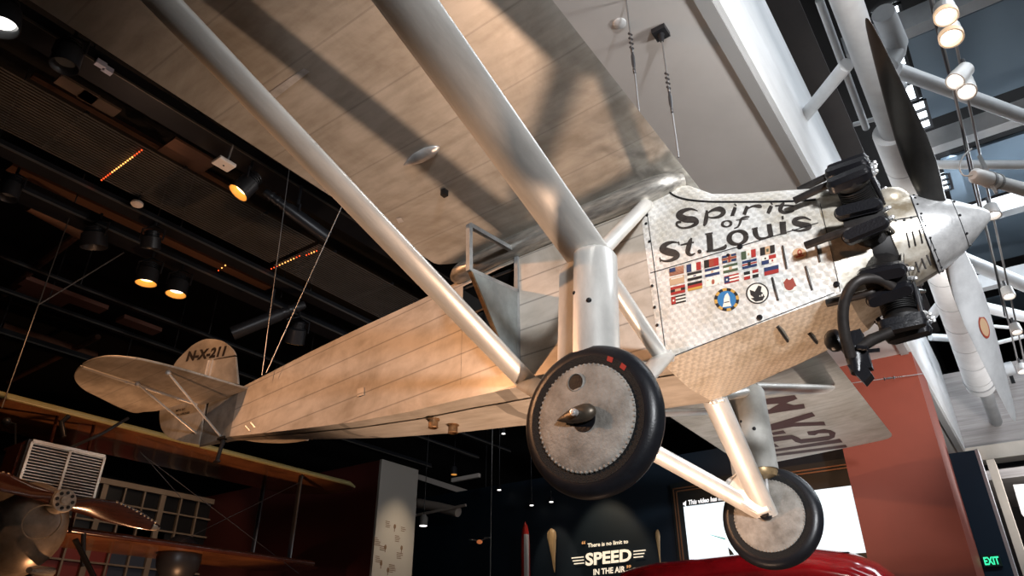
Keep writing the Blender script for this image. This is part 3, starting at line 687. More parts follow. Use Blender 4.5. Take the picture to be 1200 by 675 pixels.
    if g < 0:
        c = hb + nrm * .092; up = b1 if abs(b1.z) > abs(a1.z) else a1
        vv = Vector((-.02, 0, .175)); vv = (vv - nrm * vv.dot(nrm))
        mb = MB(); mb.lathe([(.0, .040), (.005, .040), (.0055, .001)], hb + nrm * .0895 + vv, nrm, 24); part('valve_opening', mb, M_BLACK, tyre)
        mb = MB(); mb.lathe([(-.002, .040), (.012, .043), (.006, .05), (-.006, .053)], hb + nrm * .0875 + vv, nrm, 20); part('valve_ring', mb, M_COVER, tyre)
        mb = MB(); xs_ = [-.125, -.10, -.055, -.01, .035, .065, .085, .092]; rr = [.002, .015, .032, .043, .045, .038, .02, .003]
        ax = Vector((1, 0, .02))
        mb.tube([hb + nrm * .128 + ax * x for x in xs_], rr, 18, True, (.75, 1), nrm); part('hub_fairing', mb, M_BRONZE, tyre, 60)
        mb = MB(); mb.lathe([(0, .062), (.004, .060), (.0045, .001)], hb + nrm * .1035 + Vector((.012, 0, -.022)), nrm, 24); part('hub_shadow_disc', mb, M_BLACK, tyre)  # flat black disc paints the shadow in the opening below the hub fairing
        mb = MB(); mb.lathe([(0, .018), (.02, .018), (.022, .008), (.03, .008)], hb + nrm * .162, nrm, 14); part('hub_bolt', mb, M_ALU, tyre)
        for q, t in enumerate((.58, .86)):
            dd = Vector((math.sin(t), 0, math.cos(t))); dd = (dd - nrm * dd.dot(nrm)).normalized(); tt = nrm.cross(dd)
            mb = MB(); cc = hb + dd * .305 + nrm * .0665; mb.add([cc + dd * a + tt * b for a, b in ((-.012, -.018), (.013, -.014), (.012, .02), (-.012, .014))], [(0, 1, 2, 3)]); part('red_mark', mb, RED, tyre, None)
    else:
        mb = MB(); mb.lathe([(0, .05), (.03, .05), (.035, .035), (.06, .03)], hb - nrm * .10, -nrm, 20); part('axle_boss', mb, M_BLACK, tyre)
# burnished fillet where wing meets fuselage
for g in (-1, 1):
    mb = MB(); path = [(-1.62, g * .36, .80), (-1.75, g * .42, .775), (-1.95, g * .455, .755), (-2.4, g * .465, .75), (-3.0, g * .46, .745), (-3.5, g * .42, .745), (-3.72, g * .375, .74)]
    mb.tube([Vector(p) for p in crom(path, 4)], [.05, .06, .075, .085, .09] + [.092] * 17 + [.085, .07, .05], 18, True); part('root_fillet', mb, M_SHINY, smooth=60)

# ---- tail
ZT = .627
TP = lambda q: tuple(pat(*q, 2, ZT))[:2]
outl = [(-6.90, -.07)] + [TP(q) for q in ((281, 452.4), (250, 443), (210, 431.5), (170, 421.6), (150, 418.6), (130, 417.2), (116, 418.8), (103, 423), (96, 427.2))]
tail_r = [TP(q) for q in ((94.5, 428.5), (90, 433), (87, 440), (90, 448), (100, 457), (116, 465), (136, 475), (156, 483), (170, 482), (187, 480.4), (205, 475), (222, 469.5))]
for g in (-1, 1):
    mb = MB(); P = [(x, -y * g, ZT - .012) for x, y in [outl[0]] + [tuple(q) for q in crom(outl[1:], 4)]] + [(-7.735, g * .10, ZT - .012)]
    mb.prism(P, (0, 0, .026)); stb = part('horizontal_stabilizer', mb, M_TAIL, smooth=None, bevel=.010)
    mb = MB(); P = [(x, -y * g, ZT - .010) for x, y in [tuple(q) for q in crom(tail_r, 4)]]; mb.prism(P, (0, 0, .022)); part('elevator', mb, M_TAIL, smooth=None, bevel=.008)
    mb = MB(); mb.tube([(-7.742, g * .16, ZT - .014), (-7.742, g * .9, ZT - .016), (-7.742, g * 1.46, ZT - .012)], .016, 10); mb.ball((-7.742, g * 1.0, ZT - .02), .02, 8); mb.ball((-7.742, g * .4, ZT - .02), .02, 8); part('hinge_tube', mb, M_STRUT)
    a = pat(197, 437, 2, ZT - .03); b = pat(259, 511, 1, -.05); a2 = pat(161, 450, 2, ZT - .03); b2 = pat(231, 508, 1, -.0)
    for p, q in ((a, b), (a2, b2)):
        p = Vector((p.x, g * abs(p.y), p.z)); q = Vector((q.x, g * (abs(q.y) + .01), q.z))
        mb = MB(); mb.tube([p, q], .013, 10); mb.ball(p, .03, 8); ts = part('tail_strut', mb, M_STRUT)
V = lambda px, py: pat(px, py, 1, -.012)
fin_pts = [V(279, 450), V(276, 417.5), V(248, 422), V(243, 447)]
mb = MB(); mb.prism(fin_pts, (0, .024, 0)); part('fin', mb, M_TAIL, smooth=None, bevel=.006)
rud = [Vector(q) for q in crom([tuple(p) for p in [V(276, 416), V(273, 410), V(267, 404), V(259, 399), V(248, 397), V(238, 398), V(226, 404), V(215, 414), V(204, 427), V(194, 452), V(187, 480), V(188, 500), V(196, 511), V(211, 517), V(233, 521)]], 4)] + [V(236, 500), V(241, 470), V(243, 447), V(249, 421)]
rud_ = [V(243, 447), V(249, 421), V(276, 416), V(273, 410), V(267, 404), V(259, 399), V(248, 397), V(238, 398), V(226, 404), V(215, 414), V(204, 427), V(194, 452), V(187, 480), V(188, 500), V(196, 511), V(211, 517), V(233, 521), V(236, 500), V(241, 470)]
mb = MB(); mb.prism(rud, (0, .024, 0)); rudder = part('rudder', mb, M_TAIL, smooth=None, bevel=.006)
mb = MB(); mb.tube([V(246, 423) + Vector((0, -.01, 0)), V(240, 447) + Vector((0, -.01, 0))], .02, 10); mb.tube([V(250, 423) + Vector((0, -.01, 0)), V(245, 447) + Vector((0, -.01, 0))], .012, 8); part('rudder_post', mb, M_STRUT, rudder)
def text_mb(body, f, size=1., off=0.):
    """letter outlines of the built-in font, mapped through f(u, v) with u along the line and v up"""
    cu = bpy.data.curves.new('t', 'FONT'); cu.body = body; cu.size = size; cu.offset = off; cu.resolution_u = 3
    o = bpy.data.objects.new('t', cu); COL.objects.link(o); dg = bpy.context.evaluated_depsgraph_get(); dg.update()
    me = bpy.data.meshes.new_from_object(o.evaluated_get(dg)); mb = MB()
    w = max((v.co.x for v in me.vertices), default=1)
    mb.add([f(v.co.x / w, v.co.y) for v in me.vertices], [tuple(p.vertices) for p in me.polygons])
    bpy.data.objects.remove(o); bpy.data.curves.remove(cu); bpy.data.meshes.remove(me)
    return mb
def vy(px, py): p = pat(px, py, 1, -.016); return p
mb = text_mb('N-X-211', lambda u, v: vy(217.5 + u * 45 + v * 4.5, 423 - u * 6.5 - v * 15.5), 1, .05); part('registration_lettering', mb, M_INK, rudder, None, 'black registration N-X-211')
mb = text_mb('MFG BY', lambda u, v: vy(206 + u * 11, 482.5 - u * 2 - v * 3.4), 1, .02)
m2 = text_mb('RYAN AIRLINES', lambda u, v: vy(203 + u * 19, 488 - u * 3.6 - v * 3.4), 1, .02); mb.add(m2.v, m2.f); part('maker_lettering', mb, M_INK, rudder, None)
mb = MB(); mb.add([vy(190, 497), vy(238, 476), vy(238, 500), vy(232, 520), vy(211, 516.5), vy(196, 510.5), vy(189, 503)], [tuple(range(7))])
a = pat(262, 515, 1, -.03); b = pat(254, 541, 1, -.02); mb = MB(); mb.tube([a, a.lerp(b, .4), b], [.028, .022, .02], 10); mb.box(a + Vector((-.05, -.05, -.01)), a + Vector((.08, .05, .015))); mb.ball(b, (.06, .03, .015), 10)
part('tail_skid', mb, M_PIPE)
for q in ((293, 505), (299, 501)): part('control_horn', MB().bar(pat(q[0], q[1], 1, -.115), pat(q[0] - 5, q[1] - 6, 1, -.135), .012, .012), M_STRUT)

# ================================================================== the hall
W_WHITE = mat('painted_soffit', (.56, .54, .525), .7, 0, .10, .8)
W_FASCIA = mat('brushed_plaster_fascia', (.68, .69, .70), .6, 0, .16, 1.1, .08, 8, stretch=(3, .35, 2))
W_TRIM = mat('grey_shadow_gap', (.33, .33, .33), .6)
W_BLACK = mat('black_ceiling_void', (.004, .004, .005), .8)
W_FLOOR = mat('dark_carpet', (.16, .12, .09), .9, 0, .2, 4)
W_RED = mat('terracotta_paint', (.235, .048, .028), .6, 0, .12, .7)
W_TEAL = mat('dark_teal_paint', (.003, .035, .075), .6)
W_MAR = mat('maroon_paint', (.075, .012, .010), .6, 0, .15, .6)
W_NAVY = mat('navy_paint', (.0035, .013, .026), .55, 0, .2, .5)
W_PLANK = mat('grey_plank', (.40, .37, .36), .6, 0, .35, 1.5, .1, 10, stretch=(.35, 1, 9))
W_CREAM = mat('cream_band', (.55, .49, .42), .6, 0, .1, 2)
W_STEEL = mat('white_painted_steel', (.62, .63, .64), .42, 0, .12, 3)
W_GREY = mat('grey_painted_steel', (.34, .35, .36), .45, 0, .15, 3)
W_BLUE = mat('blue_grey_ceiling_panel', (.16, .22, .28), .7, 0, .08, .6)
W_BROWN = mat('dark_brown_panel', (.12, .06, .04), .65, 0, .4, 1.2, stretch=(3, .4, 1))
W_CHAR = mat('charcoal_panel', (.035, .030, .030), .7, 0, .2, 2)
M_RAIL = mat('dark_rail', (.016, .018, .024), .4, .4, .2, 4)
M_RAILE = mat('rail_edge', (.16, .15, .14), .35, .7)
M_SLAT = mat('slat_metal', (.11, .105, .10), .5, .3, .2, 3)
M_LAMPB = mat('lamp_black', (.02, .021, .025), .38, .2)
M_LAMPW = mat('lamp_white', (.72, .71, .69), .4, 0, .1, 8)
M_AMBER = mat('lamp_amber_baffle', (.8, .36, .06), .4, 0, emit=(1, .40, .07), estr=.55)
M_GLOW = mat('lamp_lens_warm', (1, .8, .5), .3, emit=(1, .74, .40), estr=3.2)
M_LENSW = mat('lamp_lens_white', (1, .98, .95), .3, emit=(1, .96, .9), estr=2.2)
M_LENSD = mat('lamp_lens_off', (.16, .17, .18), .15, .4)
M_GREYB = mat('lamp_grey', (.36, .36, .36), .4, .3)
M_PEACH = mat('lamp_baffle_peach', (.75, .52, .33), .5, emit=(1, .7, .45), estr=.35)
M_PLASTIC = mat('white_plastic', (.75, .70, .66), .45)
M_WIRE = mat('steel_wire', (.30, .30, .30), .4, .6)
M_WIREC = mat('galvanised_hook', (.09, .09, .095), .4, .6)

def wall(name, a, b, m): return struct(MB().box(a, b).build(name, m))
wall('floor', (-34, -9, -.1), (9, 26, 0), W_FLOOR)
wall('ceiling', (-4.2, -8, 6.3), (-1.36, 16.6, 6.5), W_WHITE)
wall('trim_1', (-1.36, -8, 6.27), (-1.24, 16.6, 6.5), W_TRIM)
wall('wall_upper', (-1.5, -8, 6.32), (-1.2, 16.6, 8.75), W_FASCIA)
wall('ceiling_dark', (-34, -9, 8.3), (-4.2, 26, 8.4), W_BLACK)
wall('ceiling_bulkhead', (-4.3, -8, 6.3), (-4.2, 16.6, 8.3), W_BLACK)
wall('ceiling_atrium', (-1.5, -9, 11.0), (9, 26, 11.1), W_BLACK)
wall('wall_void', (-1.5, -8, 8.9), (-1.32, 26, 11.0), W_BLACK)
wall('wall_soffit', (-1.32, -8, 9.6), (-.93, 16.5, 9.7), W_CHAR)
wall('wall_back', (-34, 24, 0), (9, 24.2, 11), W_BLACK)
wall('wall_front', (-34, -9.2, 0), (9, -9, 11), W_CHAR)
wall('wall_right', (9, -9, 0), (9.2, 26, 11), W_GREY)
wall('wall_left', (-30, -9, 0), (-29.8, 24, 8.3), W_BLACK)
# terracotta pier
wall('wall_pier', (-2.62, 8.65, 0), (-1.2, 10.3, 6.3), W_RED)
wall('wall_teal', (-1.6, 10.31, 0), (-.80, 10.7, 4.91), W_TEAL)
wall('trim_2', (-.80, 10.31, 0), (-.75, 10.7, 4.93), W_STEEL)
# plank wall far across the atrium, band and recesses below it
a = at(1100, 440, 1, 16.6); b = at(1200, 519, 1, 16.6)
wall('wall_plank', (-1.5, 16.6, b.z), (4, 16.9, a.z), W_PLANK)
c = at(1200, 533, 1, 16.6)
wall('trim_3', (-1.5, 16.3, c.z - .06), (4, 16.9, b.z), W_CREAM)
mb = MB(); d = at(1165, 575, 1, 16.6)
wall('wall_gallery', (-1.0, 17.6, 0), (4, 17.9, c.z), W_CHAR)
wall('ceiling_gallery', (-1.0, 14.0, at(1180, 560, 1, 15).z - .2), (4, 17.6, at(1180, 560, 1, 15).z), W_PLANK)
wall('trim_4', (-.74, 12.5, 0), (-.60, 13.2, 5.2), W_CREAM)
mb = MB(); q = [at(1187, 568, 1, 13.0), at(1200, 567, 1, 13.0), at(1204, 610, 1, 13.0), at(1197, 602, 1, 13.0)]; mb.prism(q, (0, .06, 0)); tag(mb.build('hanging_banner', W_STEEL), 'pale grey hanging banner at the right edge under the plank wall', 'banner')
# black slots in the plank wall
mb = MB(); p = at(1183, 437, 1, 16.58); q = at(1188, 449, 1, 16.58); mb.box((p.x - .03, 16.57, q.z), (p.x + .05, 16.6, p.z + .2)); struct(mb.build('wall_slot', W_BLACK))

# hall with the sign, screen and block
wall('wall_navy', (-18, 10.0, 0), (-2.62, 10.2, 5.6), W_NAVY)
wall('wall_maroon', (-29.8, 6.0, 0), (-11.12, 7.13, 5.39), W_MAR)
mb = MB(); mb.box((-11.12, 6.0, 0), (-11.06, 7.13, 5.40)); gp = mb.build('display_panel', mat('grey_display_panel', (.40, .39, .37), .6)); tag(gp, 'tall grey display panel with small printed notes on the end of the maroon block', 'panel')
mb = MB(); random.seed(4)
INK2 = mat('brown_print', (.16, .10, .06), .6)
for (u, v, k) in ((452, 611, 4), (438, 630, 5), (463, 628, 4), (440, 652, 4), (465, 648, 4), (456, 662, 5), (445, 640, 3), (470, 618, 3)):
    for i in range(k):
        p = at(u, v + 2.1 * i, 0, -11.055); mb.box((-11.0605, p.y, p.z), (-11.058, p.y + random.uniform(.10, .20), p.z + .013))
    mb.build('printed_note', INK2, gp); mb = MB()
for (u, v) in ((463, 617), (452, 641), (471, 642), (447, 660), (455, 668)):
    p = at(u, v, 0, -11.05); mb = MB(); mb.ball((-11.058, p.y, p.z), (.004, .035, .05), 10); mb.box((-11.0605, p.y - .008, p.z - .10), (-11.058, p.y + .008, p.z)); mb.build('printed_motif', INK2, gp)
# lattice window wall behind the old biplane
LT = mat('lattice_frame', (.30, .22, .16), .55, 0, .2, 3); PR = mat('red_pane', (.28, .022, .012), .5, 0, .2, 1); PB = mat('blue_grey_pane', (.05, .06, .09), .4); PK = mat('dark_pane', (.012, .011, .012), .3)
XL = -17.0; y0 = at(60, 600, 0, XL).y; y1 = at(249, 600, 0, XL).y; zt = at(190, 578, 0, XL).z
win = empty('lattice_window', (XL, (y0 + y1) / 2, 0), 'tall lattice window with red and blue panes behind the old biplane', 'window')
def wpart(name, mb, m): o = mb.build(name, m, win); o.location = -Vector(win.location); return o
mb = MB()
for i in range(9):
    y = y0 + (y1 - y0) * i / 8; w_ = .06 if i % 3 == 2 else .02; mb.box((XL, y - w_, 0), (XL + .08, y + w_, zt))
wpart('mullions', mb, LT); mb = MB()
for k in range(10): z = zt - k * .42; mb.box((XL, y0, z - .018), (XL + .07, y1, z + .018))
mb.box((XL, y0, zt - .05), (XL + .1, y1, zt + .07)); wpart('glazing_bars', mb, LT)
ys_ = y0 + (y1 - y0) * .40; yb = y0 + (y1 - y0) * .70
mb = MB(); mb.box((XL - .05, y0, 0), (XL - .02, ys_, zt - 1.05)); wpart('red_panel', mb, PR)
mb = MB(); mb.box((XL - .05, ys_, 0), (XL - .02, yb, zt - .85)); wpart('blue_panel', mb, PB)
mb = MB(); mb.box((XL - .05, yb, 0), (XL - .02, y1, zt)); mb.box((XL - .05, y0, zt - 1.05), (XL - .02, yb, zt)); wpart('dark_panel', mb, PK)

# ---- quotation on the navy wall
YS = 9.97
LIT = mat('lit_letter', (.85, .78, .66), .5, emit=(1, .86, .66), estr=.75)
LITG = mat('lit_letter_gold', (.7, .36, .14), .5, emit=(1, .5, .2), estr=.35)
def wall_text(body, x0, x1, yl, slope, hgt, bold, m, name='lettering', wy=YS):
    def f(u, v):
        px = x0 + (x1 - x0) * u; p = at(px, yl + slope * (px - x0) - v * hgt, 1, wy); return p
    return text_mb(body, f, 1., bold)
sg = empty('wall_quotation', at(712, 652, 1, YS), 'lit wall lettering reading There is no limit to SPEED in the air', 'sign')
def spart(name, mb, m): o = mb.build(name, m, sg); o.location = -Vector(sg.location); return o
mb = wall_text('There is no limit to', 688.5, 736, 641.5, -.105, 6.6, .02, LIT); spart('lettering', mb, LIT)
mb = wall_text('SPEED', 686, 740, 662.5, -.105, 19.5, .035, LIT); spart('lettering', mb, LIT)
mb = wall_text('IN THE AIR', 695, 732.5, 673.8, -.105, 9.4, .03, LIT); spart('lettering', mb, LIT)
mb = wall_text('\u201c', 681.5, 686, 643, -.1, 12, .03, LITG); m2 = wall_text('\u201d', 734, 739.5, 671, -.1, 12, .03, LITG); mb.add(m2.v, m2.f); spart('quotation_marks', mb, LITG)
mb = MB()
for k in range(3):
    for xa, xb, yy in ((670 + k * 1.4, 684 + k * .3, 653.5 + k * 3.4), (742.5, 756.5 - k * 1.3, 645.5 + k * 3.6)):
        a, b = at(xa, yy, 1, YS), at(xb, yy - (xb - xa) * .10, 1, YS); mb.prism([a, b, b + Vector((0, 0, -.02)), a + Vector((0, 0, -.02))], (0, -.01, 0))
spart('speed_lines', mb, LIT)
WOODB = mat('varnished_blade', (.62, .42, .22), .35, 0, .4, 3, stretch=(6, 6, 1))
def wblade(px, yt, yb, wmax, label):
    mb = MB(); a = at(px - 2, yt, 1, YS - .012); b = at(px + 2, yb, 1, YS - .012); L_ = a.z - b.z
    prof = [(0, .03), (.04, .55), (.1, .9), (.2, 1), (.4, .72), (.65, .42), (.9, .22), (1, .03)]
    mb.tube([a.lerp(b, t) for t, r in prof], [wmax * r for t, r in prof], 16, True, (1, .35), (1, 0, 0)); return tag(mb.build('propeller_blade', WOODB, smooth=60), label, 'propeller blade')
wblade(648, 619, 671, .13, 'pale wooden propeller blade mounted left of the wall quotation')
wblade(772, 620, 662, .055, 'dark narrow wooden blade mounted right of the wall quotation')

# ---- video screen
SCR = mat('screen_white', (.8, .9, .95), .4, emit=(.82, .95, 1.0), estr=.95); SCB = mat('screen_band', (.01, .02, .025), .4); BRZ = mat('bronze_line', (.30, .17, .10), .4, .6); SCT = mat('screen_text', (.9, .95, 1), .4, emit=(1, 1, 1), estr=.9); SCG = mat('screen_green', (.02, .25, .22), .4, emit=(.02, .30, .26), estr=.7)
YC = 9.93; tl, bl = at(799.5, 582, 1, YC), at(807, 664, 1, YC); tr_x = -2.3; zt_, zb_ = tl.z, bl.z
vs = empty('video_screen', (tl.x + 1.8, YC, zb_), 'large bright video screen on the navy wall behind the far wheel', 'screen')
def vpart(name, mb, m): o = mb.build(name, m, vs); o.location = -Vector(vs.location); return o
zband = at(799.5, 594, 1, YC).z
vpart('picture', MB().box((tl.x, YC, zb_), (tr_x, YC + .03, zband)), SCR)
vpart('caption_band', MB().box((tl.x, YC, zband), (tr_x, YC + .03, zt_ + .02)), SCB)
mb = MB(); fr = .13
for o_ in (0, .10):
    x0, z1, z0 = tl.x - fr - o_ * .6, zt_ + fr + o_ * .6, zb_ - .2
    mb.box((x0, YC - .02, z0), (x0 + .025, YC, z1)); mb.box((x0, YC - .02, z1 - .025), (tr_x, YC, z1))
vpart('frame_lines', mb, BRZ); mb = MB(); mb.box((tl.x - .25, YC + .01, zb_ - .2), (tr_x, YC + .05, zt_ + .30)); vpart('frame', mb, SCB)
YT = YC - .004
mb = text_mb('This video has no audio', lambda u, v: at(806.5 + u * 56, 591.5 - u * 7.8 - v * 7.5, 1, YT), 1, .035); 
mb.add([at(x, y, 1, YT) for x, y in ((800.5, 589), (802, 588.8), (804, 586.5), (804, 594), (802, 592), (800.5, 592))], [tuple(range(6))]); vpart('caption', mb, SCT)
mb = MB(); mb.add([at(x, y, 1, YT) for x, y in ((831, 626.5), (833, 626.5), (850, 631), (850, 632.5))], [(0, 1, 2, 3)]); vpart('picture_detail', mb, SCG)
mb = MB(); mb.add([at(x, y, 1, YT) for x, y in ((853, 641), (857, 645), (862, 652), (855, 651))], [(0, 1, 2, 3)]); vpart('picture_detail', mb, SCB)

# ---- red racing aeroplane in the foreground of the screen
REDP = mat('glossy_red', (.32, .006, .010), .16, 0, .3, 3, coat=.6)
yr = 7.5; prof = [(738, 669), (752, 664.5), (775, 660), (835, 654), (890, 648), (960, 643), (1000, 648), (1030, 660), (1050, 675)]
up_ = [at(x, y, 1, yr) for x, y in prof]; mb = MB(); rings = []
for i, p in enumerate(up_):
    r = .28 + .30 * math.sin(PI * (i + .6) / (len(up_) + .3)); hh = .62
    rings.append([Vector((p.x, yr + r * 1.3 * math.sin(2 * PI * k / 28), p.z - hh * (.5 if i else .4) + hh * (.5 if i else .4) * math.cos(2 * PI * k / 28))) for k in range(28)])
mb.loft(rings); ra = empty('racing_plane', (up_[4].x, yr, 0), 'glossy red aircraft nose at the bottom in front of the screen', 'airplane')
def rpart(name, mb, m, s=60): o = mb.build(name, m, ra, s); o.location = -Vector(ra.location); return o
rpart('fuselage', mb, REDP); mb = MB(); a = at(985, 649, 1, yr - .3); mb.box(a + Vector((-.05, -.05, -.02)), a + Vector((.12, .03, .015))); rpart('vent', mb, M_LAMPB, None)
mb = MB(); mb.tube([at(752, 671, 1, yr - .5), at(800, 664, 1, yr - .6), at(835, 668, 1, yr - .65)], [.01, .03, .01], 8); rpart('wing_edge', mb, REDP)
mb = MB(); mb.tube([(up_[4].x, yr, 0), (up_[4].x, yr, 2.2)], .08, 12); mb.lathe([(0, .4), (.04, .4), (.06, .1)], (up_[4].x, yr, 0), (0, 0, 1), 20); rpart('stand', mb, M_LAMPB)

# ---- exit sign
EXG = mat('exit_green', (.02, .5, .25), .4, emit=(.05, 1, .45), estr=1.1); EXB = mat('exit_back', (.01, .06, .05), .4)
e0 = at(1162, 657, 1, 10.25); ex = empty('exit_sign', e0, 'green lit EXIT sign low on the dark teal wall', 'sign')
o = MB().box(e0 + Vector((-.13, -.02, -.09)), e0 + Vector((.13, .06, .09))).build('housing', EXB, ex); o.location = -e0
mb = text_mb('EXIT', lambda u, v: e0 + Vector((-.11 + .22 * u, -.024, -.06 + .165 * v)), 1, .03); o = mb.build('lettering', EXG, ex); o.location = -e0

# ---- red and white rocket and hovering toy in the dark hall
RW = mat('rocket_red', (.42, .02, .015), .3); RWW = mat('rocket_white', (.65, .66, .68), .35)
t = at(615.5, 611, 1, 9.4); rk = empty('rocket', (t.x, 9.4, 0), 'slim red and white rocket standing before the navy wall', 'rocket')
mb = MB(); mb.lathe([(-t.z, .10), (-.5, .10), (-.25, .085), (-.1, .05), (0, .005)], (0, 0, t.z), (0, 0, 1), 24); mb.build('body', RW, rk, 40)
mb = MB(); mb.box((.035, -.108, .2), (.108, -.02, t.z - .3)); mb.build('white_strip', RWW, rk)
t = at(562, 635, 1, 9.2); dr = empty('toy_drone', t, 'tiny orange toy drone in a blue glow on the dark wall', 'toy')
mb = MB(); mb.ball((0, 0, 0), (.07, .07, .05), 10); mb.build('body', mat('drone_orange', (.7, .2, .08), .4, emit=(1, .3, .1), estr=.3), dr, 60)
mb = MB()
for sx in (-1, 1): mb.tube([(0, 0, .02), (sx * .2, 0, .06)], .012, 6); mb.lathe([(0, .08), (.01, .08)], (sx * .22, 0, .06), (0, 0, 1), 14)
mb.build('arms', M_GREYB, dr)

# ================================================================== fixtures of the dark ceiling
ZT_ = 7.0
DIRS = {(1, 32): (.1, .15, -1), (75, 78): (0, .05, -1), (279, 226): (-.35, -.45, -1), (110, 290): (-.1, .3, -1), (171, 332): (-.03, .06, -1), (206, 345): (0, 0, -1), (176, 291): (-.3, .3, -1), (384, 279): (.4, 1.1, -.5), (272, 391): (-.9, -.9, -.75), (345, 402): (-.5, .3, -.9), (8, 232): (0, 0, -1)}
def lamp(px, py, z, r, dr_, label, lens=M_GLOW, baffle=M_AMBER, body=M_LAMPB, L=.34, yoke=True, name='track_spotlight', group=None):
    """theatre spotlight: can, baffle ring, lens, yoke up to its rail"""
    c = at(px, py, 2, z); e = empty(name, c, label, 'spotlight', group); d = Vector(dr_).normalized()
    a = d.orthogonal().normalized()
    mb = MB(); mb.lathe([(-L, r * .45), (-L * .97, r * .62), (-L * .7, r * .66), (-L * .62, r * .95), (-.02, r), (0, r), (.0, r * .93), (-.13, r * .8), (-.13, .002)], (0, 0, 0), d, 24)
    for k in range(3): mb.lathe([(-L * (.9 - .09 * k), r * .60), (-L * (.9 - .09 * k), r * .78), (-L * (.87 - .09 * k), r * .78), (-L * (.87 - .09 * k), r * .60)], (0, 0, 0), d, 20)
    mb.build('housing', body, e, 35)
    mb = MB(); mb.lathe([(.002, r * .97), (-.004, r * .90), (-.075, r * .74)], (0, 0, 0), d, 24, False); mb.build('baffle', baffle, e, 60)
    mb = MB(); mb.lathe([(-.075, r * .74), (-.085, r * .5), (-.09, .002)], (0, 0, 0), d, 20); mb.build('lens', lens, e, 60)
    if yoke:
        h = d.cross(Vector((0, 0, 1)));  h = h.normalized() if h.length > .1 else a
        m_ = -d * (L * .5); mb = MB(); top = m_ + Vector((0, 0, r * 1.7))
        mb.tube([m_ + h * r * 1.12, m_ + h * r * 1.12 + Vector((0, 0, r * 1.2)), top, m_ - h * r * 1.12 + Vector((0, 0, r * 1.2)), m_ - h * r * 1.12], .014, 8); mb.tube([top, Vector((top.x, top.y, max(top.z + .1, 6.985 - c.z)))], .02, 8)
        mb.build('yoke', M_LAMPB, e)
    return e
GL = 'spotlights of the dark ceiling'
lamp(1, 32, 6.6, .15, DIRS[(1, 32)], 'dark spotlight with white lens at the top left corner', M_LENSW, M_LENSD, group=GL)
lamp(75, 78, 6.6, .13, DIRS[(75, 78)], 'unlit black spotlight on the ceiling rail second from top left', M_LENSD, M_LAMPB, group=GL)
lamp(279, 226, 6.5, .13, DIRS[(279, 226)], 'amber-lit spotlight near the white sensor box', group=GL)
lamp(110, 290, 6.6, .17, DIRS[(110, 290)], 'unlit black dome spotlight above the brown ceiling strip', M_LENSD, M_LAMPB, L=.3, group=GL)
lamp(171, 332, 6.48, .15, DIRS[(171, 332)], 'left of the two amber-lit spotlights side by side', group=GL)
lamp(206, 345, 6.48, .15, DIRS[(206, 345)], 'right of the two amber-lit spotlights side by side', M_LENSW, group=GL)
lamp(176, 291, 6.6, .13, DIRS[(176, 291)], 'small unlit black spotlight above the amber pair', M_LENSD, M_LAMPB, L=.25, group=GL)
lamp(384, 279, 6.35, .085, DIRS[(384, 279)], 'long black profile spotlight close to the wing strut', M_LENSD, M_LAMPB, L=.95, group=GL)
lamp(272, 391, 6.15, .11, DIRS[(272, 391)], 'long black profile spotlight above the tail fin', M_LENSD, M_LAMPB, L=1.2, group=GL)
lamp(345, 402, 6.5, .17, DIRS[(345, 402)], 'black spotlight with amber side vents above the rear fuselage', M_LENSW, M_AMBER, L=.4, group=GL)
lamp(8, 232, 6.7, .12, DIRS[(8, 232)], 'small unlit spotlight at the left edge of the ceiling', M_LENSD, M_LAMPB, group=GL)
# rails running along the hall
def rail(px, py, z, w_, h_, label, edge=True, y0=-6, y1=12, name='lighting_rail'):
    p = at(px, py, 2, z); e = empty(name, (p.x, 0, z), label, 'rail')
    MB().box((-w_, y0, 0), (w_, y1, h_)).build('beam', M_RAIL, e)
    if edge: 
        mb = MB(); mb.box((w_, y0, 0), (w_ + .012, y1, .03)); mb.build('bright_edge', M_RAILE, e)
    for k in range(6): MB().box((-.008, y0 + 1 + k * 2.4, h_), (.008, y0 + 1.016 + k * 2.4, 8.3 - z)).build('drop_rod', M_WIREC, e)
    return e
rail(200, 140, 7.0, .16, .16, 'uppermost lighting rail beside the wing edge')
rail(60, 206, 7.0, .11, .10, 'rail along the lower edge of the slatted panel')
rail(100, 265, 7.0, .16, .18, 'dark rail carrying the amber pair of spotlights')
rail(100, 342, 7.05, .05, .07, 'thin grey rail below the amber pair')
rail(60, 363, 7.05, .05, .08, 'second thin grey rail below the amber pair')
rail(60, 412, 7.05, .12, .12, 'lowest visible rail above the old biplane')
# slatted panels
def slats(px0, px1, z, y0, y1, label):
    x0, x1 = at(*px0, 2, z).x, at(*px1, 2, z).x; e = empty('slatted_ceiling_panel', ((x0 + x1) / 2, (y0 + y1) / 2, z), label, 'ceiling panel')
    mb = MB(); n_ = int(abs(x1 - x0) / .052); lo = min(x0, x1); cx = (x0 + x1) / 2; cy = (y0 + y1) / 2
    for i in range(n_ + 1): mb.box((lo + i * .052 - cx, y0 - cy, 0), (lo + i * .052 + .024 - cx, y1 - cy, .008))
    mb.build('slats', M_SLAT, e); mb = MB()
    y = y0 + .3
    while y < y1: mb.box((lo - cx, y - cy, .008), (max(x0, x1) - cx, y - cy + .04, .05)); y += 1.25
    mb.build('carriers', M_LAMPB, e); return e
slats((0, 77), (0, 150), 7.15, -5, 1.2, 'nearer stretch of black slatted ceiling panel at left')
slats((0, 77), (0, 150), 7.15, 1.28, 9, 'farther stretch of black slatted ceiling panel towards the tail')
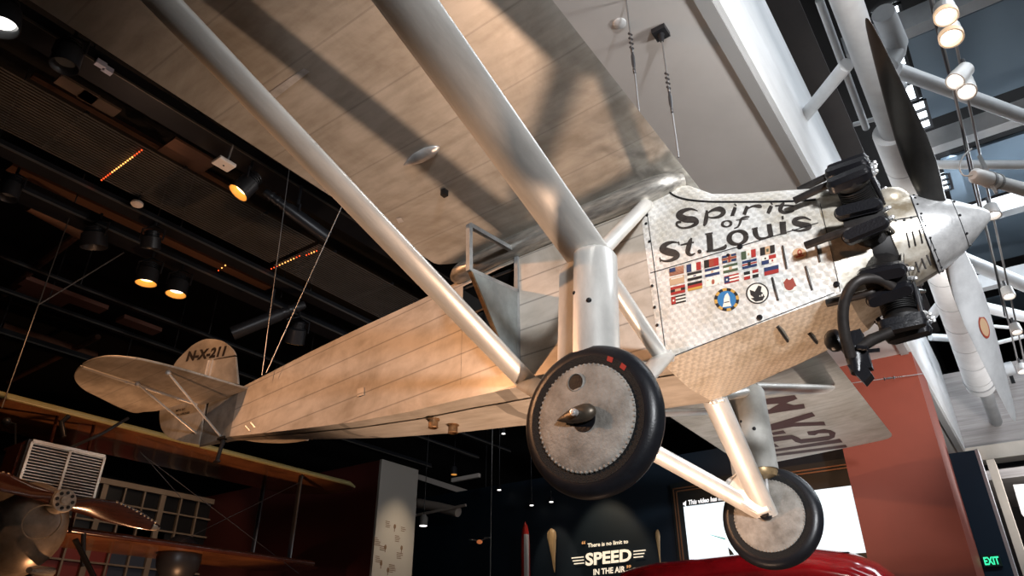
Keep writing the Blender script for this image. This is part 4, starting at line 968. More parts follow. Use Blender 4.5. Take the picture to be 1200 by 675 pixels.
# brown soffit strips
def strip(pts, z, label, m=W_BROWN, th=.06):
    mb = MB(); q = [at(x, y, 2, z) for x, y in pts]; x0, x1 = min(p.x for p in q), max(p.x for p in q); y0, y1 = min(p.y for p in q), max(p.y for p in q)
    return tag(mb.box((x0, y0, z), (x1, y1, z + th)).build('ceiling_strip', m), label, 'ceiling panel')
strip([(0, 205), (240, 300), (0, 228), (300, 345)], 7.7, 'dark brown ceiling strip above the amber pair of spotlights')
strip([(35, 92), (290, 230)], 7.9, 'dark brown ceiling strip behind the top rail')
PINK = mat('pinkish_fixture', (.20, .085, .06), .5, 0, .15, 2)
strip([(25, 330), (72, 350), (118, 367)], 7.5, 'upper pinkish ceiling strip at left'); 
for pts, lb in (([(22, 338), (72, 360)], 'pinkish rectangular ceiling fixture below the thin grey rail'), ([(140, 375), (182, 392)], 'dim brown ceiling fixture left of the tail fin'), ([(25, 330), (120, 366)], 'long pinkish ceiling fixture at left')):
    a, b = at(*pts[0], 2, 7.4), at(*pts[1], 2, 7.4); mb = MB(); mb.box((a.x - .16, a.y, 7.4), (a.x + .16, b.y, 7.48)); tag(mb.build('ceiling_fixture', PINK), lb, 'ceiling panel')
# round ducts crossing
def duct(p, q, z, r, label, m=W_BROWN, name='air_duct'):
    mb = MB(); mb.tube([at(*p, 2, z), at(*q, 2, z)], r, 20); return tag(mb.build(name, m, smooth=50), label, 'duct')
duct((0, 385), (110, 420), 7.5, .16, 'brown air duct low at the left edge')
duct((36, 238), (98, 272), 7.35, .13, 'brown curved duct left of the dome spotlight')
mb = MB(); mb.tube([at(90, 276, 2, 7.5), at(40, 315, 2, 7.5), at(5, 345, 2, 7.5)], .06, 8); tag(mb.build('ceiling_brace', W_BROWN), 'brown diagonal ceiling brace at left', 'brace')
mb = MB(); mb.tube([at(115, 395, 2, 7.5), at(75, 415, 2, 7.5), at(10, 447, 2, 7.5)], .06, 8); tag(mb.build('ceiling_brace', W_BROWN), 'lower brown diagonal ceiling brace at far left', 'brace')
# small devices
c = at(262, 194, 2, 6.65); e = empty('sensor_box', c, 'white plastic sensor box hanging by a short conduit', 'sensor')
mb = MB(); mb.box((-.09, -.11, 0), (.09, .11, .05)); mb.build('case', M_PLASTIC, e, bevel=.015); mb = MB(); mb.ball((0, 0, -.002), (.012, .012, .006), 8); mb.build('indicator', M_LAMPB, e); mb = MB(); mb.tube([(.02, .02, .05), (.02, .03, .16), (.04, .03, .3)], .012, 8); mb.build('conduit', M_GREYB, e)
c = at(160, 241, 2, 7.0); e = empty('smoke_detector', c, 'round white smoke detector below the slatted panel', 'smoke detector')
mb = MB(); mb.lathe([(.05, .075), (.02, .08), (.0, .06), (-.012, .03), (-.014, .002)], (0, 0, 0), (0, 0, 1), 24); mb.build('case', M_PLASTIC, e, 40); mb = MB(); mb.tube([(0, 0, .05), (0, 0, .5)], .012, 8); mb.build('stem', M_LAMPB, e)
for q, lb in (((118, 75), 'upper of two small white labels hanging at the top rail'), ((126, 82), 'lower of two small white labels hanging at the top rail')):
    c = at(*q, 2, 7.0); mb = MB(); mb.box((-.03, -.05, -.03), (.03, .05, .03)); o = mb.build('wire_connector', mat('connector_blue_white', (.5, .55, .75), .4)); o.location = c; tag(o, lb, 'connector')
for q, lb in (((90, 106), 'left beige ceiling plate above the slatted panel'), ((116, 122), 'right beige ceiling plate above the slatted panel')):
    c = at(*q, 2, 7.5); mb = MB(); mb.box((-.1, -.22, 0), (.1, .22, .03)); o = mb.build('ceiling_plate', mat('beige_plate', (.20, .15, .12), .5)); o.location = c; tag(o, lb, 'plate')
c = at(220, 184, 2, 7.3); mb = MB(); mb.box((-.2, -.3, 0), (.2, .3, .03)); o = mb.build('ceiling_plate', W_BROWN); o.location = c; tag(o, 'dark brown plate left of the white sensor box', 'plate')
# strings of tiny red lights
LEDR = mat('led_red', (.8, .05, .02), .4, emit=(1, .10, .02), estr=1.2); LEDY = mat('led_amber', (1, .5, .1), .4, emit=(1, .40, .10), estr=2.2)
for a, b, k, lb in (((119, 211), (166, 176), 19, 'long string of tiny red lights across the slatted panel'), ((318, 315), (351, 300), 11, 'short string of tiny red lights near the tail wires'), ((359, 299), (371, 294), 5, 'shortest string of red lights beside the tail wires'), ((256, 317), (264, 311), 3, 'three red lights left of the tail wires')):
    a, b = at(*a, 2, 7.12), at(*b, 2, 7.12); e = empty('light_string', a, lb, 'light string')
    for i in range(k): MB().ball((b - a) * (i / (k - 1)), .0125, 6).build('bead', LEDY if k * .25 < i < k * .75 else LEDR, e)
# far end of the dark hall
FAR = mat('far_white_steel', (.42, .38, .35), .5)
mb = MB(); mb.bar(at(488, 558, 1, 13), at(562, 582, 1, 13), .12, .16); tag(mb.build('ceiling_beam', FAR), 'pale ceiling beam beyond the grey display panel', 'beam')
mb = MB(); mb.bar(at(530, 563, 1, 13), at(562, 557, 1, 13), .10, .12); tag(mb.build('ceiling_beam', FAR), 'short pale beam beneath the far amber lamp', 'beam')
mb = MB(); mb.tube([at(486, 589, 1, 9.3), at(512, 594, 1, 9.3), at(537, 600, 1, 9.3)], .12, 18); tag(mb.build('air_duct', FAR, smooth=50), 'pale air duct right of the grey display panel', 'duct')
mb = MB(); mb.tube([at(486, 604, 1, 9.1), at(546, 592, 1, 9.1)], .035, 10); tag(mb.build('conduit_pipe', FAR), 'thin pale pipe crossing the far air duct', 'pipe')
for px, py, lb, lens, body in ((532, 556, 'small amber lamp on the far beam', M_AMBER, M_LAMPB), (569, 586, 'small amber lamp at the end of the far pale beam', M_AMBER, M_LAMPB), (496, 616, 'small white pendant lamp beside the grey display panel', M_LENSW, M_GREYB), (623, 592, 'tiny lit downlight above the rocket', M_LENSW, M_LAMPB), (646, 588, 'tiny lit downlight above the pale wooden blade', M_LENSW, M_LAMPB), (585, 574, 'tiny white lamp right of the far pale beam', M_LENSW, M_LAMPB), (590, 508, 'tiny white lamp just under the fuselage', M_LENSW, M_LAMPB)):
    c = at(px, py, 1, 8.8 if px == 496 else 12.5 if px < 580 else 9.7); e = empty('hall_lamp', c, lb, 'lamp', 'small lamps of the far hall'); k = .10 if px < 560 else .05
    mb = MB(); mb.lathe([(0, k), (k * 2, k), (k * 2.6, k * .5)], (0, 0, 0), (0, 0, 1), 16); mb.build('shade', body, e, 40); mb = MB(); mb.lathe([(-.01, .002), (-.012, k * .9), (0, k * .92)], (0, 0, 0), (0, 0, 1), 14); mb.build('bulb', lens, e)
    mb = MB(); mb.tube([(0, 0, k * 2.6), (0, 0, 8.3 - c.z)], .01, 6); mb.build('cord', M_LAMPB, e)

# ================================================================== suspension wires
def cable(p, q, r, label, links=None, mount=False, m=M_WIRE):
    p, q = Vector(p), Vector(q); e = empty('suspension_cable', p, label, 'cable'); d = q - p
    mb = MB(); mb.tube([(0, 0, 0), d], r, 8); mb.build('wire', m, e)
    for k, t in enumerate(links or []):
        c = d * t; dd = d.normalized(); mb = MB(); L_ = .09
        mb.tube([c - dd * L_, c - dd * L_ * .4, c + dd * L_ * .4, c + dd * L_], [.008, .016, .016, .008], 8)
        for sg in (-1, 1): mb.lathe([(-.01, .022), (.0, .03), (.01, .022)], c + dd * (L_ * 1.2 * sg), Vector((1, .3, 0)), 12)
        for j in range(4): mb.tube([c + dd * (L_ * 1.35 + .05 * j) + Vector((.012, 0, 0)), c + dd * (L_ * 1.35 + .05 * j + .035) - Vector((.012, 0, 0))], .010, 6)
        mb.build('turnbuckle', M_WIREC, e, 40)
    if mount:
        mb = MB(); mb.box(Vector((-.06, -.06, d.z - .05)), Vector((.06, .06, d.z))); mb.tube([d - Vector((0, 0, .05)), d - Vector((0, 0, .13))], [.03, .015], 10); mb.build('ceiling_mount', M_LAMPB, e)
    return e
t = at(774, 36, 2, 6.3); cable((t.x, t.y, 4.93), (t.x, t.y, 6.3), .0075, 'steel cable with black ceiling mount above the wing', [.42], True)
t = at(734, 0, 2, 6.3); cable((t.x, t.y, 4.93), (t.x, t.y, 6.3), .0075, 'steel cable at left of the one with the black ceiling mount', [.50])
a = at(307, 440, 0, -6.45); b = at(337, 213, 0, -6.45); cable(a, b + (b - a) * .3, .0045, 'left of the two steel tail wires rising from the fuselage')
a = at(312, 437, 0, -6.35); b = at(397, 250, 0, -5.6); cable(a, b + (b - a) * .6, .005, 'right of the two steel tail wires rising from the fuselage')
a = at(2, 478, 0, -10.0); b = at(92, 225, 0, -10.0); cable(a, b + (b - a) * .1, .008, 'thin dark wire holding the old biplane at the left edge', m=M_RAILE)
a = at(45, 357, 0, -10.0); b = at(145, 296, 0, -10.0); cable(a, b, .010, 'thin slanting wire below the brown ceiling brace', m=M_RAILE)
a = at(577, 508, 1, 9); b = at(576, 672, 1, 9); cable((a.x, 9, 0.01), (a.x, 9, 7.6), .006, 'fine vertical wire left of the rocket', m=M_GREYB)
a = at(990, 450, 1, 7.2); b = at(1085, 438, 1, 8.7); cable(a, at(1082, 438, 1, 8.64), .007, 'steel wire from the far wing tip to the terracotta pier', [.55])
c = at(726, 27, 2, 6.3); mb = MB(); mb.lathe([(0, .055), (-.012, .055), (-.016, .05), (-.017, .002)], (0, 0, 0), (0, 0, 1), 28); o = mb.build('smoke_sensor', W_STEEL, smooth=40); o.location = c; tag(o, 'flat white round sensor disc on the pale ceiling beside the cable', 'sensor')

# ================================================================== atrium framework at right
def pipe(name, pts, r, label, m=W_STEEL, cat='pipe', n=18):
    mb = MB(); mb.tube(pts, r, n); return tag(mb.build(name, m, smooth=50), label, cat)
tz = empty('roof_chord', (-.38, 6, 7.0), 'grey roof pipe with white segmented sleeves running past the propeller', 'pipe')
def tpart(name, mb, m, s=50): o = mb.build(name, m, tz, s); o.location = -Vector(tz.location); return o
tpart('pipe', MB().tube([(-.36, -3, 7), (-.38, 16.6, 7)], .135, 24), W_GREY)
mb = MB(); mb.tube([(-.40, 3.35, 7), (-.40, 6.4, 7)], .185, 28); tpart('sleeve', mb, W_STEEL)
for yy in (4.1, 4.9, 5.7): tpart('sleeve_ring', MB().tube([(-.40, yy, 7), (-.40, yy + .015, 7)], .188, 28), W_GREY)
mb = MB(); mb.tube([(-.36, 6.6, 7), (-.42, 13.4, 7)], [.235, .285], 32); tpart('sleeve', mb, W_STEEL)
for k in range(6): yy = 7.4 + k * 1.05; tpart('sleeve_ring', MB().tube([(-.37 - .008 * k, yy, 7), (-.37 - .008 * k, yy + .02, 7)], .245 + .0075 * k, 32), W_GREY)
tpart('sleeve_ring', MB().tube([(-.42, 13.0, 7), (-.42, 13.06, 7)], .30, 32), W_GREY)
pipe('conduit_pipe', [at(960, 0, 2, 7.2), at(1015, 150, 2, 7.2)], .04, 'thin grey conduit left of the big roof pipe', W_GREY)
pipe('roof_strut', [at(942, 137, 2, 7.6), at(992, 76, 2, 7.1)], .075, 'short diagonal white strut left of the big roof pipe')
pipe('roof_strut', [at(1050, 82, 2, 7.5), at(1050, 82, 2, 7.5).lerp(at(1230, 148, 2, 7.5), 2.6)], .085, 'white roof strut sloping down right behind the paired spotlights')
pipe('roof_strut', [at(1092, 193, 2, 7.6), at(1092, 193, 2, 7.6).lerp(at(1230, 193, 2, 7.6), 2.6)], .062, 'level white roof strut behind the white projector')
pipe('roof_strut', [at(1126, 303, 2, 7.8), at(1126, 303, 2, 7.8).lerp(at(1230, 346, 2, 7.8), 2.6)], .13, 'white roof strut just below the spinner tip')
pipe('roof_strut', [at(1140, 357, 2, 8), at(1140, 357, 2, 8).lerp(at(1230, 378, 2, 8), 2.6)], .11, 'white roof strut beside the lower propeller blade')
pipe('roof_strut', [at(1060, 408, 2, 7.8), at(1108, 350, 2, 7.2)], .09, 'white strut left of the big roof pipe below the engine')
pipe('roof_strut', [at(1150, 381, 2, 8), at(1195, 385, 2, 8)], .035, 'thin white rod at right of the propeller blade decal')
pipe('roof_strut', [at(1160, 404, 2, 8), at(1200, 394, 2, 8)], .045, 'thin white rod above the short white pipe stub')
pipe('roof_strut', [at(1090, 395, 2, 8), at(1150, 398, 2, 8)], .08, 'white strut passing behind the segmented sleeve')
pipe('pipe_stub', [at(1166, 436, 1, 16.0), at(1188, 431, 1, 16.0)], .17, 'short white pipe stub on the plank wall')
pipe('roof_strut', [at(1030, 140, 2, 7.1), at(1056, 100, 2, 7.6)], .07, 'short grey strut behind the upper propeller blade', W_GREY)
pipe('roof_strut', [at(1000, 146, 2, 7.7), at(1048, 134, 2, 7.7)], .03, 'thin grey rod left of the upper propeller blade', W_GREY)
for pts, r, lb, m in (([(1000, 62), (1190, -8)], .22, 'grey roof beam crossing behind the topmost spotlights', W_GREY), ([(1088, 182), (1230, 128)], .24, 'pale roof beam behind the level white strut', W_STEEL), ([(1130, 268), (1230, 232)], .26, 'pale roof beam right of the spinner', W_STEEL), ([(1140, 345), (1230, 318)], .25, 'pale roof beam behind the lower propeller blade', W_STEEL)):
    a, b = at(*pts[0], 2, 9.6), at(*pts[1], 2, 9.6); y = (a.y + b.y) / 2; mb = MB(); mb.box((a.x - .1, y - r / 2, 9.6), (4.5, y + r / 2, 9.95)); tag(mb.build('roof_beam', m), lb, 'beam')
mb = MB(); mb.tube([at(1035, 15, 2, 7.6), at(1051, 52, 2, 7.6), at(1049, 60, 2, 7.55), at(1040, 75, 2, 7.4)], .115, 20); tag(mb.build('air_duct', W_GREY, smooth=40), 'bent grey duct right of the upper propeller tip', 'duct')
for pa, pb, lb in (((1062, 48), (1090, 140), 'largest blue-grey roof panel at the top right'), ((1104, 188), (1140, 236), 'blue-grey roof panel behind the white projector'), ((1120, 292), (1138, 303), 'blue-grey roof panel right of the spinner'), ((1155, 352), (1163, 376), 'blue-grey roof panel behind the propeller decal')):
    a, b = at(*pa, 2, 10.94), at(*pb, 2, 10.94)
    if pa[1] == 292: a, b = at(1150, 258, 2, 10.94), at(1146, 312, 2, 10.94)
    mb = MB(); mb.box((.22, a.y, 10.94), (6, b.y, 11.0)); tag(mb.build('roof_panel', W_BLUE), lb, 'roof panel')
SKY_ = mat('skylight_glass', (.9, .95, 1), .2, emit=(.85, .93, 1), estr=3.0)
for pa, pb, lb in (((1030, 12), (1052, 40), 'small skylight behind the tip of the propeller'), ((1045, 58), (1066, 118), 'bright skylight pane beside the upper propeller blade'), ((1068, 120), (1083, 150), 'second bright skylight pane lower along the blade'), ((1100, 205), (1108, 222), 'sliver of skylight beside the propeller root')):
    a, b = at(*pa, 2, 10.97), at(*pb, 2, 10.97); e = empty('skylight', ((a.x + b.x) / 2, (a.y + b.y) / 2, 10.97), lb, 'skylight')
    x0, x1 = sorted((a.x, b.x)); x0 -= .10; x1 += .12; hx = (x1 - x0) / 2; hy = (b.y - a.y) / 2
    MB().box((-hx, -hy, 0), (hx, hy, .02)).build('glass', SKY_, e); mb = MB()
    for k in range(4): yy = -hy + 2 * hy * k / 3; mb.box((-hx, yy - .02, -.05), (hx, yy + .02, 0))
    mb.box((-hx - .05, -hy, -.06), (-hx, hy, 0)); mb.box((hx, -hy, -.06), (hx + .05, hy, 0)); mb.build('bars', M_LAMPB, e)
# lamp string along the atrium
tk = empty('lamp_rail', (.36, 4, 6.75), 'steel wire rail carrying the white atrium lamps', 'rail')
mb = MB()
for dx, dz in ((-.05, .02), (.05, 0)): mb.tube([(dx - .06, -6.5, dz), (dx, 8, dz)], .014, 8)
mb.build('wires', M_WIRE, tk); mb = MB(); mb.tube([Vector(p) for p in crom([(-.1, -5, .03), (-.12, -2.6, -.06), (-.09, -1, .04), (-.12, .6, -.07), (-.08, 2.5, .02), (-.1, 5, -.05)], 6)], .012, 8); mb.build('cable', M_LAMPB, tk)
def can(px, py, z, r, L, d, label, body=M_GREYB, baffle=M_PEACH):
    c = at(px, py, 2, z); e = empty('atrium_lamp', c, label, 'lamp', 'lamps of the atrium rail'); d = Vector(d).normalized()
    mb = MB(); mb.lathe([(-L, r * .5), (-L * .96, r * .9), (-L * .5, r * .96), (-L * .45, r), (0, r), (0, r * .9), (-.07, r * .88), (-.07, .002)], (0, 0, 0), d, 28); mb.build('housing', body, e, 35)
    mb = MB(); mb.lathe([(-.05, r * 1.02), (.0, r * 1.02), (.0, r * .86), (-.045, r * .80)], (0, 0, 0), d, 28, False); mb.build('rim', baffle, e, 50)
    mb = MB(); mb.lathe([(-.05, .002), (-.045, r * .80)], (0, 0, 0), d, 24); mb.build('lens', M_LENSW, e)
    mb = MB(); mb.tube([-d * L, -d * L + Vector((0, 0, .12))], .02, 8); mb.build('stem', M_WIREC, e); return e
can(1109, 20, 6.5, .095, .16, (-.1, -.25, -1), 'topmost round grey lamp of the atrium rail')
can(1115, 45, 6.5, .10, .17, (-.1, -.25, -1), 'second round grey lamp just below the topmost')
can(1119, 96, 6.4, .085, .26, (-.55, -.5, -.8), 'left white spotlight of the pair in the middle of the rail', M_LAMPW, M_LAMPW)
can(1133, 108, 6.3, .085, .26, (-.1, -.45, -.9), 'right white spotlight of the pair in the middle of the rail', M_LAMPW, M_LAMPW)
for px, py, lb in ((1165, 253, 'white lamp right beside the spinner tip'), ((1183), 348, 'white lamp below the spinner tip on the rail'), (1192, 390, 'white lamp above the lowest on the rail'), (1199, 436, 'lowest white lamp at the right edge')):
    can(px, py, 6.4, .085, .17, (0, -.2, -1), lb, M_LAMPW, M_LAMPW)
c = at(1140, 205, 2, 6.3); e = empty('atrium_projector', c, 'white cylindrical projector lamp with a looping cable', 'projector'); d = (at(1200, 222, 2, 6.35) - c); L_ = d.length
mb = MB(); mb.tube([d * t for t in (0, .05, .5, .52, 1.3)], [.05, .085, .085, .07, .085], 20); mb.build('housing', M_LAMPW, e, 40)
mb = MB(); mb.tube([d * .30, d * .34], .095, 20); mb.tube([d * .44, d * .47], .095, 20); mb.bar(d * .35 + Vector((0, 0, .07)), d * .35 + Vector((-.02, 0, .35)), .04, .04); mb.bar(d * .3 + Vector((0, 0, -.05)), d * .3 + Vector((.02, 0, -.2)), .03, .03); mb.build('bracket', M_GREYB, e)
mb = MB(); mb.tube([Vector(p) for p in crom([(0, 0, 0), (-.08, .0, .03), (-.09, -.02, .14), (-.02, -.03, .25), (.08, 0, .33)], 6)], .009, 8); mb.build('cable', M_LAMPW, e)

# ================================================================== the old biplane at lower left
DOPE = mat('varnished_linen', (.23, .10, .045), .20, .1, .55, 2.2, .15, 9, coat=.35); OLIVE = mat('olive_leading_edge', (.30, .27, .12), .4); WOOD = mat('dark_varnished_wood', (.055, .016, .010), .22, 0, .4, 3, coat=.5, stretch=(8, 1, 8)); SIL = mat('dull_silver_cowl', (.34, .29, .24), .36, .6, .4, 5); BRS = mat('brass_sheath', (.50, .43, .34), .35, .7, .3, 9); CHR = mat('polished_shutter', (.72, .68, .62), .25, .8); HUBM = mat('hub_plate', (.50, .46, .40), .4, .5, .3, 30)
zw = 4.42; LEx = at(240, 525, 2, zw).x; yA = at(0, 462, 2, zw).y; yB = at(421, 572, 2, zw).y
hub = at(70, 588, 0, -8.9); yc = hub.y
bp = empty('vintage_biplane', (LEx, yc, 2.2), 'vintage biplane at lower left with brown varnished wings and shuttered radiator', 'airplane')
def bpart(name, mb, m, parent=None, s=45): 
    o = mb.build(name, m, parent or bp, s)
    if parent is None: o.location = -Vector(bp.location)
    return o
def bwing(z, x, ya, yb, chord):
    rings = []
    for y in np.linspace(ya, yb, 25):
        q = min(min(abs(y - ya), abs(y - yb)) / .5, 1); k = math.sqrt(1 - (1 - q) ** 2) if q < 1 else 1; c = chord * (.45 + .55 * k); out = []
        for i in range(11): t = i / 10; out.append((x - c * t - (chord - c) * .25, y, z + .09 * k * (math.sqrt(t) * (1 - t) * 1.8)))
        for i in range(9, 0, -1): t = i / 10; out.append((x - c * t - (chord - c) * .25, y, z - .015 - .0 * t))
        rings.append(out)
    return MB().loft(rings)
uw = bpart('upper_wing', bwing(zw, LEx, 2 * yc - yB, yB, 1.55), DOPE)
mb = MB(); mb.tube([(LEx + .005, 2 * yc - yB + .3, zw + .02), (LEx + .005, yB - .3, zw + .02), (LEx - .12, yB - .06, zw + .02)], [.038, .038, .02], 14); bpart('leading_edge', mb, OLIVE, uw)
zl = at(120, 628, 0, LEx - .1).z
lw = bpart('lower_wing', bwing(zl, LEx - .1, 2 * yc - yB + .5, yB - .5, 1.45), DOPE)
mb = MB(); mb.tube([(LEx - .095, 2 * yc - yB + .8, zl + .02), (LEx - .095, yB - .8, zl + .02)], .04, 12); bpart('leading_edge', mb, WOOD, lw)
for u, v, dx in ((352, 563, -.12), (308, 575, -1.2)):
    p = at(u, v, 0, LEx + dx)
    for sg in (1, -1): mb = MB(); yy = p.y if sg > 0 else 2 * yc - p.y; mb.tube([(LEx + dx, yy, zw), (LEx + dx, yy, zl)], .05, 12, True, (1, .5), (1, 0, 0)); bpart('interplane_strut', mb, M_LAMPB)
for u, dx in ((52, -.2), (100, -.2)):
    p = at(u, 560, 0, LEx); mb = MB(); mb.tube([(LEx + dx, p.y, zw), (LEx + dx + .2, p.y, 3.0)], .035, 10, True, (1, .5), (1, 0, 0)); bpart('centre_strut', mb, WOOD)
mb = MB()
for u0, v0, u1, v1 in ((170, 535, 350, 672), (352, 565, 200, 640), (165, 530, 212, 583)):
    a, b = at(u0, v0, 0, LEx - .1), at(u1, v1, 0, LEx - .1); mb.tube([a, b], .0045, 6); bpart('bracing_wire', mb, M_LAMPB); mb = MB()

# fuselage nose and radiator
mb = MB(); rings = []
for dx, r, dz in ((.05, .16, -.05), (0, .30, -.18), (-.15, .40, -.24), (-.5, .46, -.26), (-1.5, .50, -.22), (-4.5, .25, 0), (-6.5, .06, .1)):
    rings.append([(hub.x - .12 + dx, yc - .12 + r * math.cos(2 * PI * k / 28), hub.z + dz + r * 1.15 * math.sin(2 * PI * k / 28)) for k in range(28)])
body = bpart('fuselage', MB().loft(rings), SIL)
mb = MB(); cpt = at(49, 612, 0, hub.x + .02); mb.lathe([(0, .185), (.012, .185), (.012, .175), (.0, .172)], cpt, (1, -.1, -.35), 36, False); bpart('cowl_ring', mb, BRS, body)
mb = MB(); rr = [at(x, y, 0, -9.3) for x, y in ((37, 518), (121.6, 537), (109, 585), (19, 577))]
yL, yR, zt2, zb2 = rr[0].y, rr[1].y, rr[0].z, rr[3].z
mb.box((-9.42, yL - .03, zb2), (-9.31, yR + .03, zt2 + .03)); rad = bpart('radiator', mb, M_LAMPB)
mb = MB(); nS = 17
for k in range(nS): z = zb2 + (zt2 - zb2) * (k + .5) / nS; mb.box((-9.31, yL, z - .004), (-9.285, yR, z + .004))
bpart('shutters', mb, CHR, rad); mb = MB()
ym = (yL + yR) / 2 + .01
for y in (yL, ym, yR): mb.box((-9.31, y - .014, zb2), (-9.27, y + .014, zt2))
mb.box((-9.31, yL, zt2 - .01), (-9.27, yR, zt2 + .03)); bpart('shutter_frame', mb, CHR, rad)
mb = MB(); mb.bar((-9.9, yL - .03, zt2), (-9.4, yL - .03, zt2), .03, .03); mb.box((-9.8, yL - .05, zb2 - .1), (-9.42, yL, zt2)); bpart('radiator_side', mb, WOOD, rad)
# propeller
pc = Vector((hub.x, hub.y, hub.z)); tipR = at(186, 619, 0, hub.x); dv = (tipR - pc); R_len = dv.length; dv.normalize(); X = Vector((1, 0, 0)); up = X.cross(dv)
prop2 = None
for sg in (1, -1):
    rings = []
    for t, c, th, tw in ((.0, .09, .9, 70), (.12, .085, .8, 60), (.28, .115, .3, 42), (.5, .125, .2, 30), (.75, .10, .17, 22), (.92, .06, .17, 18), (1., .03, .2, 16)):
        a = math.radians(tw); cd = up * math.cos(a) * sg + X * math.sin(a); cd = up * math.cos(a) + X * (math.sin(a) * sg); nd = (dv * sg).cross(cd)
        ctr = pc + dv * (sg * R_len * t) + up * (.045 * math.sin(PI * t))
        rings.append([ctr + cd * (c * math.cos(2 * PI * k / 18)) + nd * (c * th * math.sin(2 * PI * k / 18)) for k in range(18)])
    mb = MB().loft(rings)
    if prop2 is None: prop2 = bpart('propeller', mb, WOOD)
    else: bpart('blade', mb, WOOD, prop2)
    mb = MB()
    for k in range(11): t = .48 + .046 * k; c = .125 - .085 * max(0, (t - .5) / .5); a = math.radians(30 - 14 * (t - .5) / .5); cd = up * math.cos(a) + X * (math.sin(a) * sg); mb.ball(pc + dv * (sg * R_len * t) + up * (.045 * math.sin(PI * t)) + cd * c * .93, (.016, .02, .016), 8)
    mb.tube([pc + dv * (sg * R_len * t) + up * (.045 * math.sin(PI * t)) for t in (.93, .97, 1.01)], [.055, .045, .012], 12, True, (1, .3), tuple(up)); bpart('brass_edge', mb, BRS, prop2)
mb = MB(); mb.lathe([(-.05, .125), (.10, .125), (.115, .118), (.115, .05), (.13, .045), (.13, .002)], pc, X, 36); hp = bpart('hub_plate', mb, HUBM, prop2)
for k in range(8): t = 2 * PI * k / 8; bpart('hub_bolt', MB().lathe([(0, .02), (.012, .018), (.013, .002)], pc + X * .113 + dv * (.083 * math.cos(t)) + up * (.083 * math.sin(t)), X, 12), M_LAMPB, hp)
mb = MB(); a, b = at(88, 632, 0, hub.x - .4), at(112, 680, 0, hub.x - .4); mb.tube([a, b], .05, 10, True, (1, .5), (1, 0, 0)); bpart('gear_strut', mb, M_LAMPB)
mb = MB(); a, b = at(98, 625, 0, hub.x - 1.0), at(97, 664, 0, hub.x - 1.0); mb.tube([a, b], .03, 8); bpart('gear_strut', mb, M_LAMPB)
mb = MB(); a, b = at(34, 668, 0, hub.x + .1), at(60, 670, 0, hub.x - .3); mb.tube([a, a.lerp(b, .3), b], [.03, .05, .05], 12); bpart('exhaust_outlet', mb, CHR)
mb = MB(); mb.tube([at(66, 532, 0, -9.6), at(120, 508, 0, -9.6), at(150, 490, 0, -9.7)], .02, 8); mb.tube([at(75, 512, 0, -9.6), at(72, 495, 0, -9.65), at(80, 488, 0, -9.7)], .03, 8); mb.ball(at(8, 494, 0, -9.7), .05, 8); mb.tube([at(8, 494, 0, -9.7), at(18, 497, 0, -9.7), at(18, 527, 0, -9.7)], .012, 8); bpart('exhaust_pipe', mb, M_LAMPB)
mb = MB(); mb.ball(at(210, 655, 0, LEx - .6), (.3, .32, .34), 16); bpart('wheel_housing', mb, M_LAMPB)
# ================================================================== light
w = bpy.data.worlds.new('world'); scene.world = w; w.use_nodes = True
w.node_tree.nodes['Background'].inputs[0].default_value = (.8, .88, 1, 1); w.node_tree.nodes['Background'].inputs[1].default_value = .05
def aim(o, tgt): o.rotation_euler = (Vector(tgt) - o.location).to_track_quat('-Z', 'Y').to_euler()
def spot(name, loc, tgt, power, col, ang=50, size=.12, blend=.4):
    l = bpy.data.lights.new(name, 'SPOT'); l.energy = power; l.color = col; l.spot_size = math.radians(ang); l.spot_blend = blend; l.shadow_soft_size = size
    o = bpy.data.objects.new(name, l); COL.objects.link(o); o.location = loc; aim(o, tgt); return o
def area(name, loc, tgt, power, col, sx, sy):
    l = bpy.data.lights.new(name, 'AREA'); l.energy = power; l.color = col; l.shape = 'RECTANGLE'; l.size = sx; l.size_y = sy
    o = bpy.data.objects.new(name, l); COL.objects.link(o); o.location = loc; aim(o, tgt); return o
WARM = (1, .50, .24); COOL = (.86, .93, 1.)
spot('exhibit_spot', (-7.4, -5.6, 5.5), (-4.2, -.4, 3.8), 1150, WARM, 62, .05)
spot('floor_uplight', (-2.97, 0, .15), (-3.0, 0, 4.5), 500, (1, .66, .45), 80, .14)
spot('tail_uplight', (-7.3, -1.2, .15), (-7.7, -.7, 4.4), 120, WARM, 50, .1)
area('skylight', (2.2, 2.0, 10.2), (-1, 0, 4), 420, COOL, 2.2, 9)
area('skylight_far', (2.0, 11, 10.2), (-.6, 11, 5), 900, COOL, 2.2, 8)
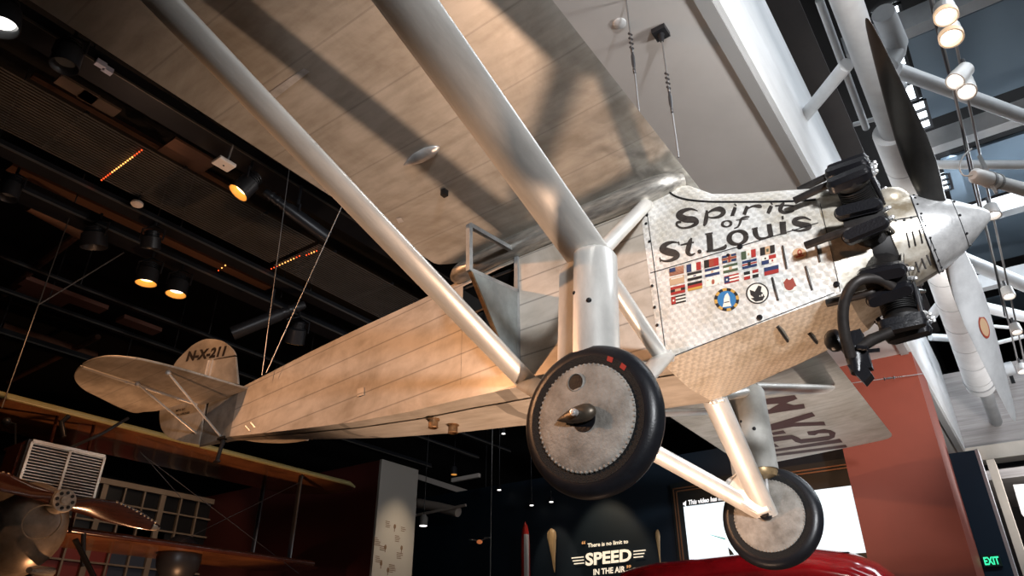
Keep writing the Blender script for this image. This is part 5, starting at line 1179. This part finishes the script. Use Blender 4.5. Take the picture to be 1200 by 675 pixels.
spot('front_fill', (5.2, -8.2, 3.7), (-1.2, -.6, 3.95), 2900, (.95, .97, 1.), 44, .4, .6)  # added spot for daylight from the right, cone kept to the aeroplane
spot('cowl_fill', (5.6, -7.8, 3.9), (-.75, -.5, 3.95), 3600, (.95, .97, 1.), 24, .3, 1.)  # added narrow spot that brightens the cowling, no window stands there
spot('ceiling_fill_near', (.9, .3, 5.3), (-2.2, .6, 6.3), 260, (1, .97, .94), 125, .25)  # added uplight brightening the pale ceiling, not a lamp of the rail
spot('ceiling_fill_far', (.6, 6.0, 5.2), (-2.0, 6.4, 6.2), 330, (1, .95, .90), 130, .25)  # added fill for the farther ceiling and pier top, hung on no rail
spot('ceiling_fill_end', (1.3, 12.0, 4.6), (-2.2, 12.6, 6.3), 330, (1, .95, .92), 140, .25)  # added uplight for the ceiling beyond the pier and the planks
spot('wing_fill', (-2.6, 3.6, .3), (-2.7, 5.6, 4.5), 760, (1, .92, .84), 62, .3, .7)  # added to lift the far wing's underside, no fixture stands here
spot('blade_spot', (-9.3, 8.6, 5.8), (-9.35, 9.95, 3.6), 90, (1, .82, .6), 30, .05)
spot('panel_spot', (-9.6, 6.6, 6.2), (-11.1, 6.55, 3.0), 300, (1, .75, .5), 40, .05, 1.)
spot('biplane_spot', (-6.6, -2.4, 6.6), (-9.6, 0, 3.6), 260, WARM, 60, .05)
spot('biplane_uplight', (-9, 1.2, .2), (-10.6, .6, 4.4), 330, WARM, 90, .1)
spot('dark_ceiling_fill', (-8.4, -1.5, 4.6), (-9.0, -.5, 8.3), 34, (1, .62, .42), 130, .1)  # added mid-air spot so the brown ceiling strips show
spot('lattice_spot', (-13.5, 3.8, 6.6), (-17, 4.4, 3.6), 95, (1, .7, .45), 70, .1)
spot('quote_spot', (-8, 8.8, 5.6), (-8, 10, 3.4), 110, (1, .78, .5), 60, .1)
spot('red_spot', (-2.5, 5.2, 6.1), (-3, 7.4, 3), 120, (1, .9, .8), 60, .1)

scene.view_settings.view_transform = 'Standard'; scene.view_settings.look = 'None'; scene.view_settings.gamma = 1; scene.view_settings.exposure = .12
scene.view_settings.use_curve_mapping = False
